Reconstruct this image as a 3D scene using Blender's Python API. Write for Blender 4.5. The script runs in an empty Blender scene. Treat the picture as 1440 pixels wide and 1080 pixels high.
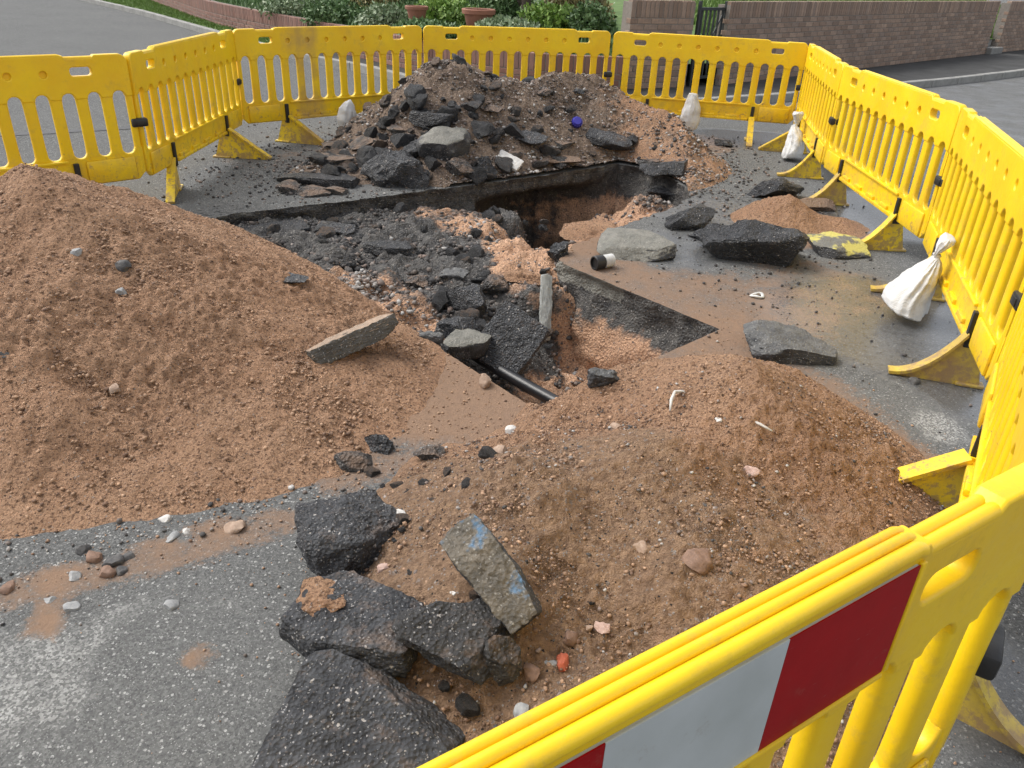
import bpy, bmesh, math, random
import numpy as np
from mathutils import Vector, Matrix, Euler
from mathutils.geometry import tessellate_polygon, delaunay_2d_cdt

random.seed(7); RNG = np.random.default_rng(7)
R = math.radians
scene = bpy.context.scene
col = scene.collection

# ------------------------------------------------------------------ camera, sky, sun, exposure
CAM_F, CAM_T, CAM_R, CAM_H = 1099.0, R(28.54), R(2.58), 1.631      # focal length in pixels of a 1440 wide picture, pitch, roll, height
cd = bpy.data.cameras.new('camera'); cam = bpy.data.objects.new('camera', cd); col.objects.link(cam)
cd.sensor_width = 36.0; cd.lens = 36.0 * CAM_F / 1440.0; cd.clip_start = 0.05; cd.clip_end = 400
cam.matrix_world = Matrix.Translation((0, 0, CAM_H)) @ Matrix.Rotation(math.pi / 2 - CAM_T, 4, 'X') @ Matrix.Rotation(CAM_R, 4, 'Z')
scene.camera = cam

w = bpy.data.worlds.new('World'); scene.world = w; w.use_nodes = True
wn = w.node_tree.nodes; wl = w.node_tree.links
sky = wn.new('ShaderNodeTexSky'); sky.sky_type = 'NISHITA'; sky.sun_disc = False
SUN_EL, SUN_AZ = R(52), R(-70)
sky.sun_elevation = SUN_EL; sky.sun_rotation = SUN_AZ; sky.dust_density = 3.0; sky.air_density = 1.0
hs = wn.new('ShaderNodeHueSaturation'); hs.inputs['Saturation'].default_value = 0.26
bg = wn['Background']; bg.inputs['Strength'].default_value = 0.15
wl.new(sky.outputs[0], hs.inputs['Color']); wl.new(hs.outputs[0], bg.inputs['Color'])
sd = bpy.data.lights.new('sun', 'SUN'); sd.energy = 0.95; sd.angle = R(30); sd.color = (1.0, 0.95, 0.87)
sun = bpy.data.objects.new('sun', sd); col.objects.link(sun)
sv = Vector((math.sin(SUN_AZ) * math.cos(SUN_EL), math.cos(SUN_AZ) * math.cos(SUN_EL), math.sin(SUN_EL)))
sun.rotation_euler = sv.to_track_quat('Z', 'Y').to_euler(); sun.location = (0, 0, 20)

scene.view_settings.view_transform = 'Standard'; scene.view_settings.look = 'None'
scene.view_settings.exposure = 0.92; scene.view_settings.gamma = 1.0
scene.view_settings.use_curve_mapping = False

# ------------------------------------------------------------------ helpers
def ray(px, py):
    x = (px - 720) / CAM_F; y = -(py - 540) / CAM_F
    c, s = math.cos(CAM_R), math.sin(CAM_R); x, y = c * x - s * y, s * x + c * y
    return np.array([x, math.cos(CAM_T) + y * math.sin(CAM_T), -math.sin(CAM_T) + y * math.cos(CAM_T)])
def at(px, py, z=0.0):
    d = ray(px, py); t = (z - CAM_H) / d[2]
    return float(d[0] * t), float(d[1] * t)

def _hash(ix, iy, iz, seed):
    n = (ix.astype(np.int64) * 374761393 + iy.astype(np.int64) * 668265263 + iz.astype(np.int64) * 1274126177 + seed * 974634777) & 0xffffffff
    n = ((n ^ (n >> 13)) * 1274126177) & 0xffffffff
    n = ((n ^ (n >> 16)) * 2246822519) & 0xffffffff
    n = n ^ (n >> 15)
    return (n & 0xffffff) / float(0xffffff) * 2 - 1
def noise3(x, y, z, seed=0):
    x0, y0, z0 = np.floor(x), np.floor(y), np.floor(z)
    fx, fy, fz = x - x0, y - y0, z - z0
    fx = fx * fx * (3 - 2 * fx); fy = fy * fy * (3 - 2 * fy); fz = fz * fz * (3 - 2 * fz)
    out = 0
    for i in (0, 1):
        for j in (0, 1):
            for k in (0, 1):
                wgt = (fx if i else 1 - fx) * (fy if j else 1 - fy) * (fz if k else 1 - fz)
                out = out + wgt * _hash(x0 + i, y0 + j, z0 + k, seed)
    return out
def noise2(x, y, seed=0):
    x0, y0 = np.floor(x), np.floor(y)
    fx, fy = x - x0, y - y0
    fx = fx * fx * (3 - 2 * fx); fy = fy * fy * (3 - 2 * fy)
    zz = np.zeros_like(x0)
    return ((1 - fx) * (1 - fy) * _hash(x0, y0, zz, seed) + fx * (1 - fy) * _hash(x0 + 1, y0, zz, seed)
            + (1 - fx) * fy * _hash(x0, y0 + 1, zz, seed) + fx * fy * _hash(x0 + 1, y0 + 1, zz, seed))
def fbm2(x, y, f, octs, seed=0, gain=0.5):
    o = 0; a = 1.0
    c, s = math.cos(0.6), math.sin(0.6)
    for k in range(octs):
        o = o + a * noise2(x * f + 17.3 * k, y * f - 9.1 * k, seed + k); a *= gain; f *= 2.03
        x, y = c * x - s * y, s * x + c * y
    return o
def fbm3(P, f, octs, seed=0, gain=0.5):
    o = 0; a = 1.0
    for k in range(octs):
        o = o + a * noise3(P[:, 0] * f + 3.7 * k, P[:, 1] * f + 1.9 * k, P[:, 2] * f - 5.3 * k, seed + k); a *= gain; f *= 2.03
    return o
def sstep(a, b, x):
    t = np.clip((x - a) / (b - a), 0, 1); return t * t * (3 - 2 * t)

def make_mesh(name, V, F, mat=None, smooth=False, attrs=None, sharp=None):
    me = bpy.data.meshes.new(name)
    V = np.asarray(V, dtype=np.float32)
    if isinstance(F, np.ndarray):
        n, k = F.shape
        me.vertices.add(len(V)); me.vertices.foreach_set('co', V.ravel())
        me.loops.add(n * k); me.loops.foreach_set('vertex_index', F.astype(np.int32).ravel())
        me.polygons.add(n); me.polygons.foreach_set('loop_start', np.arange(0, n * k, k, dtype=np.int32))
        me.polygons.foreach_set('loop_total', np.full(n, k, dtype=np.int32))
        me.update(calc_edges=True)
    else:
        me.from_pydata([tuple(v) for v in V.tolist()], [], F); me.update()
    if attrs:
        for k2, a in attrs.items():
            at_ = me.attributes.new(k2, 'FLOAT', 'POINT'); at_.data.foreach_set('value', np.asarray(a, dtype=np.float32))
    if smooth:
        me.polygons.foreach_set('use_smooth', np.ones(len(me.polygons), dtype=bool))
        if sharp: me.set_sharp_from_angle(angle=R(sharp))
    if mat: me.materials.append(mat)
    return me
def link(name, me, parent=None, loc=(0, 0, 0), rot=(0, 0, 0), **props):
    o = bpy.data.objects.new(name, me); col.objects.link(o)
    o.location = loc; o.rotation_euler = rot
    if parent is not None: o.parent = parent
    for k, v in props.items(): o[k] = v
    return o
def tag(o, label=None, cat=None, group=None, kind=None):
    if label: o['label'] = label
    if cat: o['category'] = cat
    if group: o['group'] = group
    if kind: o['kind'] = kind
    return o
def empty(name, loc=(0, 0, 0), rot=(0, 0, 0)):
    return link(name, None, None, loc, rot)

class MB:                                             # collects simple shapes into one mesh
    def __init__(s): s.V = []; s.F = []
    def add(s, V, F):
        b = len(s.V); s.V += [tuple(v) for v in V]; s.F += [tuple(i + b for i in f) for f in F]; return s
    def box(s, x0, x1, y0, y1, z0, z1, c=0.0):
        bm = bmesh.new(); bmesh.ops.create_cube(bm, size=1)
        for v in bm.verts:
            v.co = ((x0 + x1) / 2 + v.co.x * (x1 - x0), (y0 + y1) / 2 + v.co.y * (y1 - y0), (z0 + z1) / 2 + v.co.z * (z1 - z0))
        if c: bmesh.ops.bevel(bm, geom=bm.edges[:], offset=c, segments=2, affect='EDGES', profile=0.5)
        bm.verts.index_update()
        s.add([v.co[:] for v in bm.verts], [[v.index for v in f.verts] for f in bm.faces]); bm.free(); return s
    def tube(s, pts, r, n=10, cap=True):
        pts = [Vector(p) for p in pts]; rs = r if isinstance(r, (list, tuple)) else [r] * len(pts)
        V = []; F = []
        up = Vector((0, 0, 1))
        for i, p in enumerate(pts):
            t = (pts[min(i + 1, len(pts) - 1)] - pts[max(i - 1, 0)]).normalized()
            u = up if abs(t.dot(up)) < 0.95 else Vector((1, 0, 0))
            a = t.cross(u).normalized(); b = t.cross(a).normalized()
            for k in range(n):
                q = 2 * math.pi * k / n; V.append(p + a * rs[i] * math.cos(q) + b * rs[i] * math.sin(q))
        for i in range(len(pts) - 1):
            for k in range(n):
                F.append((i * n + k, i * n + (k + 1) % n, (i + 1) * n + (k + 1) % n, (i + 1) * n + k))
        if cap:
            F.append(tuple(range(n))[::-1]); F.append(tuple((len(pts) - 1) * n + k for k in range(n)))
        return s.add(V, F)
    def lathe(s, prof, n=20, cx=0, cy=0, cz=0):
        V = []; F = []
        for r, z in prof:
            for k in range(n):
                a = 2 * math.pi * k / n; V.append((cx + r * math.cos(a), cy + r * math.sin(a), cz + z))
        for i in range(len(prof) - 1):
            for k in range(n):
                F.append((i * n + k, i * n + (k + 1) % n, (i + 1) * n + (k + 1) % n, (i + 1) * n + k))
        return s.add(V, F)
    def mesh(s, name, mat, smooth=False, sharp=None):
        return make_mesh(name, np.array(s.V), s.F, mat, smooth, None, sharp)

def plate(loops, y0, y1, r=0.006, steps=3):
    """a flat moulding: outline (first loop) with holes, thickness y0..y1, rounded rims"""
    def norm_loop(L, hole):
        a = sum(L[i][0] * L[(i + 1) % len(L)][1] - L[(i + 1) % len(L)][0] * L[i][1] for i in range(len(L)))
        return L[::-1] if (a > 0) == hole else list(L)
    loops = [norm_loop(L, i > 0) for i, L in enumerate(loops)]
    def inset(L, d):
        out = []
        n = len(L)
        for i in range(n):
            p0, p, p1 = Vector(L[i - 1]), Vector(L[i]), Vector(L[(i + 1) % n])
            e0 = (p - p0).normalized(); e1 = (p1 - p).normalized()
            n0 = Vector((-e0.y, e0.x)); n1 = Vector((-e1.y, e1.x)); m = n0 + n1
            if m.length < 1e-6: m = n0
            m.normalize(); k = max(0.5, m.dot(n0))
            out.append(tuple(p + m * d / k))
        return out
    rings = []
    for k in range(steps + 1):
        a = (math.pi / 2) * k / steps; rings.append((y0 + r * (1 - math.sin(a)), r * (1 - math.cos(a))))
    rings = [(y0 + r * (1 - math.cos(math.pi / 2 * k / steps)), r * (1 - math.sin(math.pi / 2 * k / steps))) for k in range(steps + 1)]
    rings += [(y1 - (q[0] - y0), q[1]) for q in rings[::-1]]
    V = []; F = []
    ringidx = []
    for (yy, ins) in rings:
        idx = []
        for L in loops:
            b = len(V); q = inset(L, ins) if ins > 1e-9 else L
            V += [(p[0], yy, p[1]) for p in q]; idx.append((b, len(L)))
        ringidx.append(idx)
    for a, b in zip(ringidx[:-1], ringidx[1:]):
        for (ba, n), (bb, _) in zip(a, b):
            for i in range(n):
                F.append((ba + i, ba + (i + 1) % n, bb + (i + 1) % n, bb + i))
    polys = [[Vector((p[0], p[1], 0)) for p in inset(L, rings[0][1])] for L in loops]
    tris = tessellate_polygon(polys)
    for t in tris:
        a = [Vector((polyp.x, polyp.y)) for polyp in [q for L in polys for q in L]] if False else None
        F.append(tuple(t)); off = ringidx[-1][0][0]; F.append(tuple(off + i for i in t[::-1]))
    return V, F

# ------------------------------------------------------------------ materials
def new_mat(name):
    m = bpy.data.materials.new(name); m.use_nodes = True
    nt = m.node_tree; b = nt.nodes['Principled BSDF']
    return m, nt, b
class N:                                              # tiny node-graph writer
    def __init__(s, nt, coord='Object'):
        s.nt = nt; s.tc = nt.nodes.new('ShaderNodeTexCoord'); s.co = s.tc.outputs[coord]
    def n(s, t, **kw):
        x = s.nt.nodes.new(t)
        for k, v in kw.items(): setattr(x, k, v)
        return x
    def l(s, a, b): s.nt.links.new(a, b)
    def noise(s, sc, det=3.0, rough=0.6, co=None):
        x = s.n('ShaderNodeTexNoise'); x.inputs['Scale'].default_value = sc; x.inputs['Detail'].default_value = det; x.inputs['Roughness'].default_value = rough
        s.l(co or s.co, x.inputs['Vector']); return x.outputs['Fac']
    def voro(s, sc, out='Color', feature='F1', rnd=1.0):
        x = s.n('ShaderNodeTexVoronoi', feature=feature); x.inputs['Scale'].default_value = sc; x.inputs['Randomness'].default_value = rnd
        s.l(s.co, x.inputs['Vector']); return x.outputs[out]
    def specks(s, sc, dens, size=0.30):
        x = s.n('ShaderNodeTexVoronoi'); x.inputs['Scale'].default_value = sc
        wp = s.n('ShaderNodeTexNoise'); wp.inputs['Scale'].default_value = sc * 1.3; wp.inputs['Detail'].default_value = 1.0
        s.l(s.co, wp.inputs['Vector'])
        av = s.n('ShaderNodeMixRGB', blend_type='ADD'); av.inputs['Fac'].default_value = 0.9 / sc; s.l(s.co, av.inputs['Color1']); s.l(wp.outputs['Color'], av.inputs['Color2'])
        s.l(av.outputs[0], x.inputs['Vector'])
        c = s.sep(x.outputs['Color']); sz = s.math('MULTIPLY', s.math('ADD', c[1], 0.45), size)
        a = s.math('GREATER_THAN', c[0], 1 - dens); b = s.math('LESS_THAN', x.outputs['Distance'], sz)
        return s.math('MULTIPLY', a, b)
    def sep(s, c):
        x = s.n('ShaderNodeSeparateColor'); s.l(c, x.inputs[0]); return x.outputs
    def ramp(s, f, stops):
        x = s.n('ShaderNodeValToRGB'); r = x.color_ramp
        while len(r.elements) < len(stops): r.elements.new(0.5)
        for e, (p, c) in zip(r.elements, stops):
            e.position = p; e.color = (c, c, c, 1) if isinstance(c, (int, float)) else (*c, 1)
        s.l(f, x.inputs['Fac']); return x.outputs['Color']
    def mix(s, f, a, b, mode='MIX'):
        x = s.n('ShaderNodeMix', data_type='RGBA', blend_type=mode)
        for v, i in ((f, 0), (a, 6), (b, 7)):
            if hasattr(v, 'node'): s.l(v, x.inputs[i])
            elif i == 0: x.inputs[0].default_value = v
            else: x.inputs[i].default_value = (*v, 1)
        return x.outputs[2]
    def math(s, op, a, b=0.0, clamp=False):
        x = s.n('ShaderNodeMath', operation=op); x.use_clamp = clamp
        for v, i in ((a, 0), (b, 1)):
            if hasattr(v, 'node'): s.l(v, x.inputs[i])
            else: x.inputs[i].default_value = v
        return x.outputs[0]
    def attr(s, name):
        x = s.n('ShaderNodeAttribute'); x.attribute_name = name; return x.outputs['Fac']
    def bump(s, h, strength, dist, normal=None):
        x = s.n('ShaderNodeBump'); x.inputs['Strength'].default_value = strength; x.inputs['Distance'].default_value = dist
        s.l(h, x.inputs['Height'])
        if normal: s.l(normal, x.inputs['Normal'])
        return x.outputs[0]

SAND_A, SAND_B, SAND_D = (0.66, 0.405, 0.255), (0.55, 0.32, 0.195), (0.11, 0.07, 0.05)
def sand_colour(g):
    a = g.mix(g.ramp(g.noise(2.2, 4), [(0.35, 0.0), (0.65, 1.0)]), SAND_A, SAND_B)
    a = g.mix(g.ramp(g.noise(1.3, 5, 0.65), [(0.52, 0.0), (0.70, 0.4)]), a, (0.36, 0.22, 0.14))
    a = g.mix(g.ramp(g.noise(38, 6, 0.75), [(0.34, 0.45), (0.50, 0.0)]), a, (0.26, 0.155, 0.10))
    a = g.mix(g.ramp(g.noise(88, 3, 0.75), [(0.38, 0.85), (0.48, 0.0)]), a, (0.17, 0.10, 0.065))
    a = g.mix(g.ramp(g.noise(117, 3, 0.75), [(0.54, 0.0), (0.68, 0.6)]), a, (0.68, 0.47, 0.32))
    a = g.mix(g.math('MULTIPLY', g.specks(85, 0.10, 0.32), 0.85), a, SAND_D)
    a = g.mix(g.math('MULTIPLY', g.specks(120, 0.05, 0.30), 0.8), a, (0.55, 0.46, 0.40))
    return a
def mat_sand(name, soil=(0.0, 0.0), da=(0.27, 0.172, 0.112), db=(0.54, 0.35, 0.222)):
    m, nt, b = new_mat(name); g = N(nt)
    c = sand_colour(g)
    if soil[1] > 0:                                   # darker stony soil where the attribute says so
        d = g.mix(g.ramp(g.noise(40, 5, 0.72), [(0.35, 0.0), (0.62, 1.0)]), da, db)
        d = g.mix(g.specks(75, 0.14, 0.33), d, (0.40, 0.32, 0.27)); d = g.mix(g.specks(130, 0.14, 0.33), d, (0.50, 0.44, 0.40))
        d = g.mix(g.specks(110, 0.08, 0.30), d, (0.055, 0.05, 0.05))
        f = g.math('ADD', g.attr('soil'), g.math('MULTIPLY', g.math('SUBTRACT', g.noise(6, 5, 0.65), 0.5), 1.3))
        c = g.mix(g.ramp(f, [(0.38, 0.0), (0.62, 1.0)]), c, d)
    nt.links.new(c, b.inputs['Base Color']); b.inputs['Roughness'].default_value = 0.95; b.inputs['Specular IOR Level'].default_value = 0.2
    h = g.math('ADD', g.noise(160, 4, 0.75), g.math('MULTIPLY', g.noise(45, 3), 1.4))
    h = g.math('ADD', h, g.math('MULTIPLY', g.noise(105, 3, 0.7), 1.3)); nt.links.new(g.bump(h, 1.0, 0.026), b.inputs['Normal'])
    return m
def mat_asphalt_lump(name, dust=0.3, base=(0.022, 0.024, 0.028), top=(0.075, 0.078, 0.083), specks=0.90):
    m, nt, b = new_mat(name); g = N(nt)
    c = g.mix(g.ramp(g.noise(9, 5, 0.7), [(0.35, 0.0), (0.68, 1.0)]), base, top)
    c = g.mix(g.math('MULTIPLY', g.specks(170, (1 - specks) * 1.6, 0.32), 0.85), c, (0.40, 0.39, 0.38)); c = g.mix(g.specks(80, (1 - specks) * 0.7, 0.28), c, (0.46, 0.43, 0.40))
    c = g.mix(g.math('MULTIPLY', g.specks(120, 0.2, 0.36), 0.6), c, (0.15, 0.125, 0.11))
    geo = g.n('ShaderNodeNewGeometry'); sx = g.n('ShaderNodeSeparateXYZ'); g.l(geo.outputs['Normal'], sx.inputs[0])
    up = g.math('MULTIPLY', g.math('ADD', sx.outputs[2], 0.6), dust)
    f = g.math('ADD', up, g.math('MULTIPLY', g.math('SUBTRACT', g.noise(7, 6, 0.7), 0.5), 1.6))
    c = g.mix(g.ramp(f, [(0.45, 0.0), (0.75, 0.85)]), c, (0.23, 0.15, 0.10))
    nt.links.new(c, b.inputs['Base Color'])
    nt.links.new(g.ramp(g.noise(14, 4), [(0.3, 0.28), (0.7, 0.66)]), b.inputs['Roughness'])
    h = g.math('ADD', g.math('ADD', g.math('MULTIPLY', g.voro(95, 'Distance'), 0.8), g.noise(60, 6, 0.75)), g.math('MULTIPLY', g.voro(28, 'Distance'), 0.9))
    nt.links.new(g.bump(h, 1.0, 0.016), b.inputs['Normal'])
    return m
def simple(name, c, rough=0.5, noise=0.25, sc=12, bump=0.2, metal=0.0):
    m, nt, b = new_mat(name); g = N(nt)
    k = g.mix(g.ramp(g.noise(sc, 5, 0.7), [(0.35, 0.0), (0.7, 1.0)]), c, tuple(x * (1 - noise) for x in c))
    nt.links.new(k, b.inputs['Base Color']); b.inputs['Roughness'].default_value = rough; b.inputs['Metallic'].default_value = metal
    nt.links.new(g.bump(g.noise(sc * 6, 3), bump, 0.004), b.inputs['Normal'])
    return m
M = {}
M['sand'] = mat_sand('damp_sand'); M['soil'] = mat_sand('sand_and_soil', (0, 1)); M['rubble'] = mat_sand('stony_rubble_soil', (0, 1), (0.19, 0.14, 0.105), (0.42, 0.315, 0.24))
M['lump'] = mat_asphalt_lump('broken_asphalt', 0.22)
M['lump_dusty'] = mat_asphalt_lump('dusty_asphalt', 0.42, (0.035, 0.034, 0.034), (0.10, 0.097, 0.093))
M['lump_black'] = mat_asphalt_lump('wet_black_asphalt', 0.02, (0.014, 0.015, 0.017), (0.045, 0.047, 0.052), 0.93)
M['lump_grey'] = mat_asphalt_lump('grey_asphalt_top', 0.24, (0.10, 0.102, 0.095), (0.21, 0.21, 0.19), 0.93)
M['lump_front'] = mat_asphalt_lump('asphalt with sand on it', 0.26, (0.024, 0.026, 0.031), (0.095, 0.098, 0.105), 0.87); M['lump_mid'] = mat_asphalt_lump('part dusty asphalt', 0.27, (0.026, 0.026, 0.028), (0.085, 0.083, 0.082)); M['clod'] = mat_asphalt_lump('earth_clod', 0.75, (0.07, 0.05, 0.036), (0.16, 0.105, 0.07))

def mat_top_split(name, topcol, topcol2, paint=None, side=((0.02, 0.021, 0.024), (0.075, 0.075, 0.078))):
    """asphalt whose original road face (local +Z) is a different colour, optionally with paint marks"""
    m, nt, b = new_mat(name); g = N(nt)
    c = g.mix(g.ramp(g.noise(9, 5, 0.7), [(0.35, 0.0), (0.68, 1.0)]), side[0], side[1])
    c = g.mix(g.math('MULTIPLY', g.specks(170, 0.18, 0.32), 0.85), c, (0.40, 0.39, 0.38))
    t = g.mix(g.ramp(g.noise(16, 5, 0.7), [(0.35, 0.0), (0.65, 1.0)]), topcol, topcol2)
    t = g.mix(g.math('MULTIPLY', g.specks(150, 0.2, 0.34), 0.5), t, (0.40, 0.38, 0.34))
    if paint:
        pc, sc, lo = paint
        t = g.mix(g.ramp(g.noise(sc, 4, 0.6), [(lo, 0.0), (lo + 0.07, 0.8)]), t, pc)
    sx = g.n('ShaderNodeSeparateXYZ'); g.l(g.tc.outputs['Normal'], sx.inputs[0])
    f = g.math('ADD', sx.outputs[2], g.math('MULTIPLY', g.math('SUBTRACT', g.noise(20, 4), 0.5), 0.5))
    c = g.mix(g.ramp(f, [(0.62, 0.0), (0.74, 1.0)]), c, t)
    nt.links.new(c, b.inputs['Base Color']); b.inputs['Roughness'].default_value = 0.6
    h = g.math('ADD', g.math('MULTIPLY', g.voro(90, 'Distance'), 0.6), g.noise(70, 5, 0.7))
    nt.links.new(g.bump(h, 0.8, 0.008), b.inputs['Normal'])
    return m
M['slab_grey'] = mat_top_split('asphalt_slab_grey_face', (0.12, 0.118, 0.10), (0.21, 0.20, 0.17))
M['slab_blue'] = mat_top_split('asphalt_slab_blue_paint', (0.075, 0.068, 0.056), (0.17, 0.145, 0.11), ((0.07, 0.19, 0.34), 9, 0.58))
M['slab_yellow'] = mat_top_split('asphalt_slab_yellow_paint', (0.10, 0.10, 0.095), (0.17, 0.17, 0.15), ((0.62, 0.56, 0.13), 7, 0.50))
M['slab_dark'] = mat_top_split('asphalt_slab_dark_face', (0.055, 0.056, 0.058), (0.13, 0.13, 0.125))
M['slab_sandy'] = mat_top_split('asphalt_slab_sandy_face', (0.24, 0.18, 0.13), (0.36, 0.25, 0.17), None, ((0.06, 0.057, 0.05), (0.125, 0.115, 0.098)))

def mat_road():
    m, nt, b = new_mat('road_asphalt'); g = N(nt)
    v = g.sep(g.voro(170)); fine = g.sep(g.voro(300))
    c = g.ramp(v[0], [(0.0, (0.070, 0.072, 0.071)), (0.6, (0.120, 0.122, 0.119)), (1.0, (0.19, 0.192, 0.185))])
    c = g.mix(g.math('MULTIPLY', g.specks(110, 0.26, 0.34), 0.95), c, (0.47, 0.47, 0.45)); c = g.mix(g.math('MULTIPLY', g.specks(230, 0.3, 0.34), 0.7), c, (0.33, 0.33, 0.32)); c = g.mix(g.math('MULTIPLY', g.specks(150, 0.25, 0.38), 0.75), c, (0.04, 0.041, 0.043))
    c = g.mix(g.ramp(fine[1], [(0.2, 0.0), (0.9, 0.5)]), c, (0.15, 0.15, 0.148))
    c = g.mix(g.ramp(g.noise(0.8, 5, 0.6), [(0.35, 0.0), (0.7, 0.45)]), c, (0.17, 0.17, 0.165))
    # worn pale aggregate
    f = g.math('ADD', g.attr('worn'), g.math('MULTIPLY', g.math('SUBTRACT', g.noise(9, 6, 0.7), 0.5), 1.1))
    wv = g.mix(g.ramp(v[1], [(0.4, 0.0), (0.75, 1.0)]), (0.16, 0.16, 0.155), (0.42, 0.42, 0.40))
    c = g.mix(g.ramp(f, [(0.42, 0.0), (0.75, 0.8)]), c, wv)
    # damp and dark film
    wet = g.math('ADD', g.attr('wet'), g.math('MULTIPLY', g.math('SUBTRACT', g.noise(2.6, 5, 0.6), 0.5), 0.7))
    wetf = g.ramp(wet, [(0.3, 0.0), (0.7, 1.0)])
    c = g.mix(g.math('MULTIPLY', wetf, 0.55), c, (0.05, 0.053, 0.06))
    # sand trodden over the surface
    s = g.math('ADD', g.attr('sandy'), g.math('MULTIPLY', g.math('SUBTRACT', g.noise(6, 9, 0.78), 0.5), 1.15))
    sc = g.mix(g.noise(30, 4, 0.7), (0.19, 0.13, 0.095), (0.31, 0.20, 0.13))
    s = g.math('ADD', s, g.math('MULTIPLY', g.math('SUBTRACT', g.noise(55, 6, 0.8), 0.5), 0.9))
    c = g.mix(g.ramp(s, [(0.36, 0.0), (0.52, 0.6), (0.78, 0.96)]), c, sc)
    # black crumbs of tar
    dk = g.math('MULTIPLY', g.attr('crumb'), g.ramp(g.noise(24, 5, 0.75), [(0.5, 0.0), (0.62, 1.0)]))
    c = g.mix(dk, c, (0.03, 0.03, 0.032))
    nt.links.new(c, b.inputs['Base Color'])
    spc = g.math('ADD', 0.05, g.math('MULTIPLY', wetf, 0.75)); nt.links.new(spc, b.inputs['Specular IOR Level'])
    rr = g.mix(wetf, (0.9,) * 3, (0.11,) * 3)
    rr = g.mix(g.ramp(s, [(0.45, 0.0), (0.8, 0.8)]), rr, (0.85,) * 3)
    nt.links.new(rr, b.inputs['Roughness'])
    h = g.math('ADD', g.math('MULTIPLY', v[2], 0.6), g.noise(120, 4, 0.7))
    bp = g.n('ShaderNodeBump'); bp.inputs['Distance'].default_value = 0.006; g.l(h, bp.inputs['Height'])
    g.l(g.math('SUBTRACT', 0.75, g.math('MULTIPLY', wetf, 0.5)), bp.inputs['Strength'])
    nt.links.new(bp.outputs[0], b.inputs['Normal'])
    return m
M['road'] = mat_road()

def mat_pit():
    m, nt, b = new_mat('excavated_ground'); g = N(nt)
    v = g.sep(g.voro(60)); v2 = g.sep(g.voro(120))
    dark = g.mix(g.ramp(g.noise(18, 5, 0.75), [(0.35, 0.0), (0.7, 1.0)]), (0.026, 0.026, 0.028), (0.125, 0.115, 0.102))
    dark = g.mix(g.specks(60, 0.10, 0.3), dark, (0.24, 0.22, 0.20)); dark = g.mix(g.specks(130, 0.14, 0.3), dark, (0.38, 0.36, 0.33))
    sn = sand_colour(g); sn = g.mix(g.specks(55, 0.15, 0.36), sn, (0.20, 0.14, 0.11))
    f = g.math('ADD', g.attr('sandy'), g.math('MULTIPLY', g.math('SUBTRACT', g.noise(8, 6, 0.7), 0.5), 1.1))
    c = g.mix(g.ramp(f, [(0.4, 0.0), (0.62, 1.0)]), dark, sn)
    cap = g.math('ADD', g.attr('cap'), g.math('MULTIPLY', g.math('SUBTRACT', g.noise(10, 4, 0.6), 0.5), 0.4))
    c = g.mix(g.ramp(cap, [(0.5, 0.0), (0.6, 0.9)]), c, g.mix(g.noise(30, 4), (0.10, 0.095, 0.08), (0.30, 0.29, 0.25)))
    nt.links.new(c, b.inputs['Base Color']); nt.links.new(g.ramp(f, [(0.4, 0.6), (0.6, 0.95)]), b.inputs['Roughness'])
    h = g.math('ADD', g.math('MULTIPLY', g.voro(70, 'Distance'), 0.8), g.noise(70, 5, 0.75))
    nt.links.new(g.bump(h, 1.0, 0.014), b.inputs['Normal'])
    return m
M['pit'] = mat_pit()

def mat_toned(name, stops, rough=0.8, bump=0.4, rscale=60, attr='tone'):
    m, nt, b = new_mat(name); g = N(nt)
    c = g.ramp(g.attr(attr), stops)
    c = g.mix(g.ramp(g.noise(rscale, 4, 0.7), [(0.35, 0.55), (0.65, 0.0)]), c, (0.06, 0.05, 0.045))
    nt.links.new(c, b.inputs['Base Color']); b.inputs['Roughness'].default_value = rough
    nt.links.new(g.bump(g.noise(rscale * 3, 3), bump, 0.004), b.inputs['Normal'])
    return m
M['gravel'] = mat_toned('mixed_gravel', [(0.0, (0.03, 0.03, 0.032)), (0.35, (0.07, 0.068, 0.066)), (0.55, (0.17, 0.14, 0.12)), (0.72, (0.30, 0.22, 0.18)), (0.88, (0.36, 0.33, 0.30)), (1.0, (0.55, 0.53, 0.50))])
M['crumbs'] = mat_toned('sand_crumbs', [(0.0, (0.19, 0.11, 0.07)), (0.3, (0.40, 0.25, 0.155)), (0.85, (0.55, 0.35, 0.22)), (1.0, (0.64, 0.45, 0.31))], 0.95)

def mat_stone(name, a, b_, rough=0.7):
    m, nt, b = new_mat(name); g = N(nt)
    c = g.mix(g.ramp(g.noise(40, 5, 0.7), [(0.35, 0.0), (0.65, 1.0)]), a, b_)
    nt.links.new(c, b.inputs['Base Color']); b.inputs['Roughness'].default_value = rough
    nt.links.new(g.bump(g.noise(150, 4, 0.7), 0.5, 0.005), b.inputs['Normal'])
    return m
M['st_grey'] = mat_stone('grey_stone', (0.22, 0.225, 0.23), (0.36, 0.36, 0.35))
M['st_tan'] = mat_stone('tan_stone', (0.30, 0.20, 0.14), (0.42, 0.31, 0.23))
M['st_brown'] = mat_stone('brown_stone', (0.16, 0.095, 0.065), (0.26, 0.16, 0.11))
M['st_dark'] = mat_stone('dark_stone', (0.04, 0.04, 0.042), (0.11, 0.105, 0.10))
M['st_white'] = mat_stone('white_stone', (0.46, 0.44, 0.41), (0.66, 0.64, 0.60))
M['st_pink'] = mat_stone('pinkish_stone', (0.40, 0.26, 0.21), (0.55, 0.40, 0.34))
M['brick_red'] = mat_stone('orange_red_brick', (0.42, 0.09, 0.04), (0.55, 0.15, 0.08))

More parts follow.
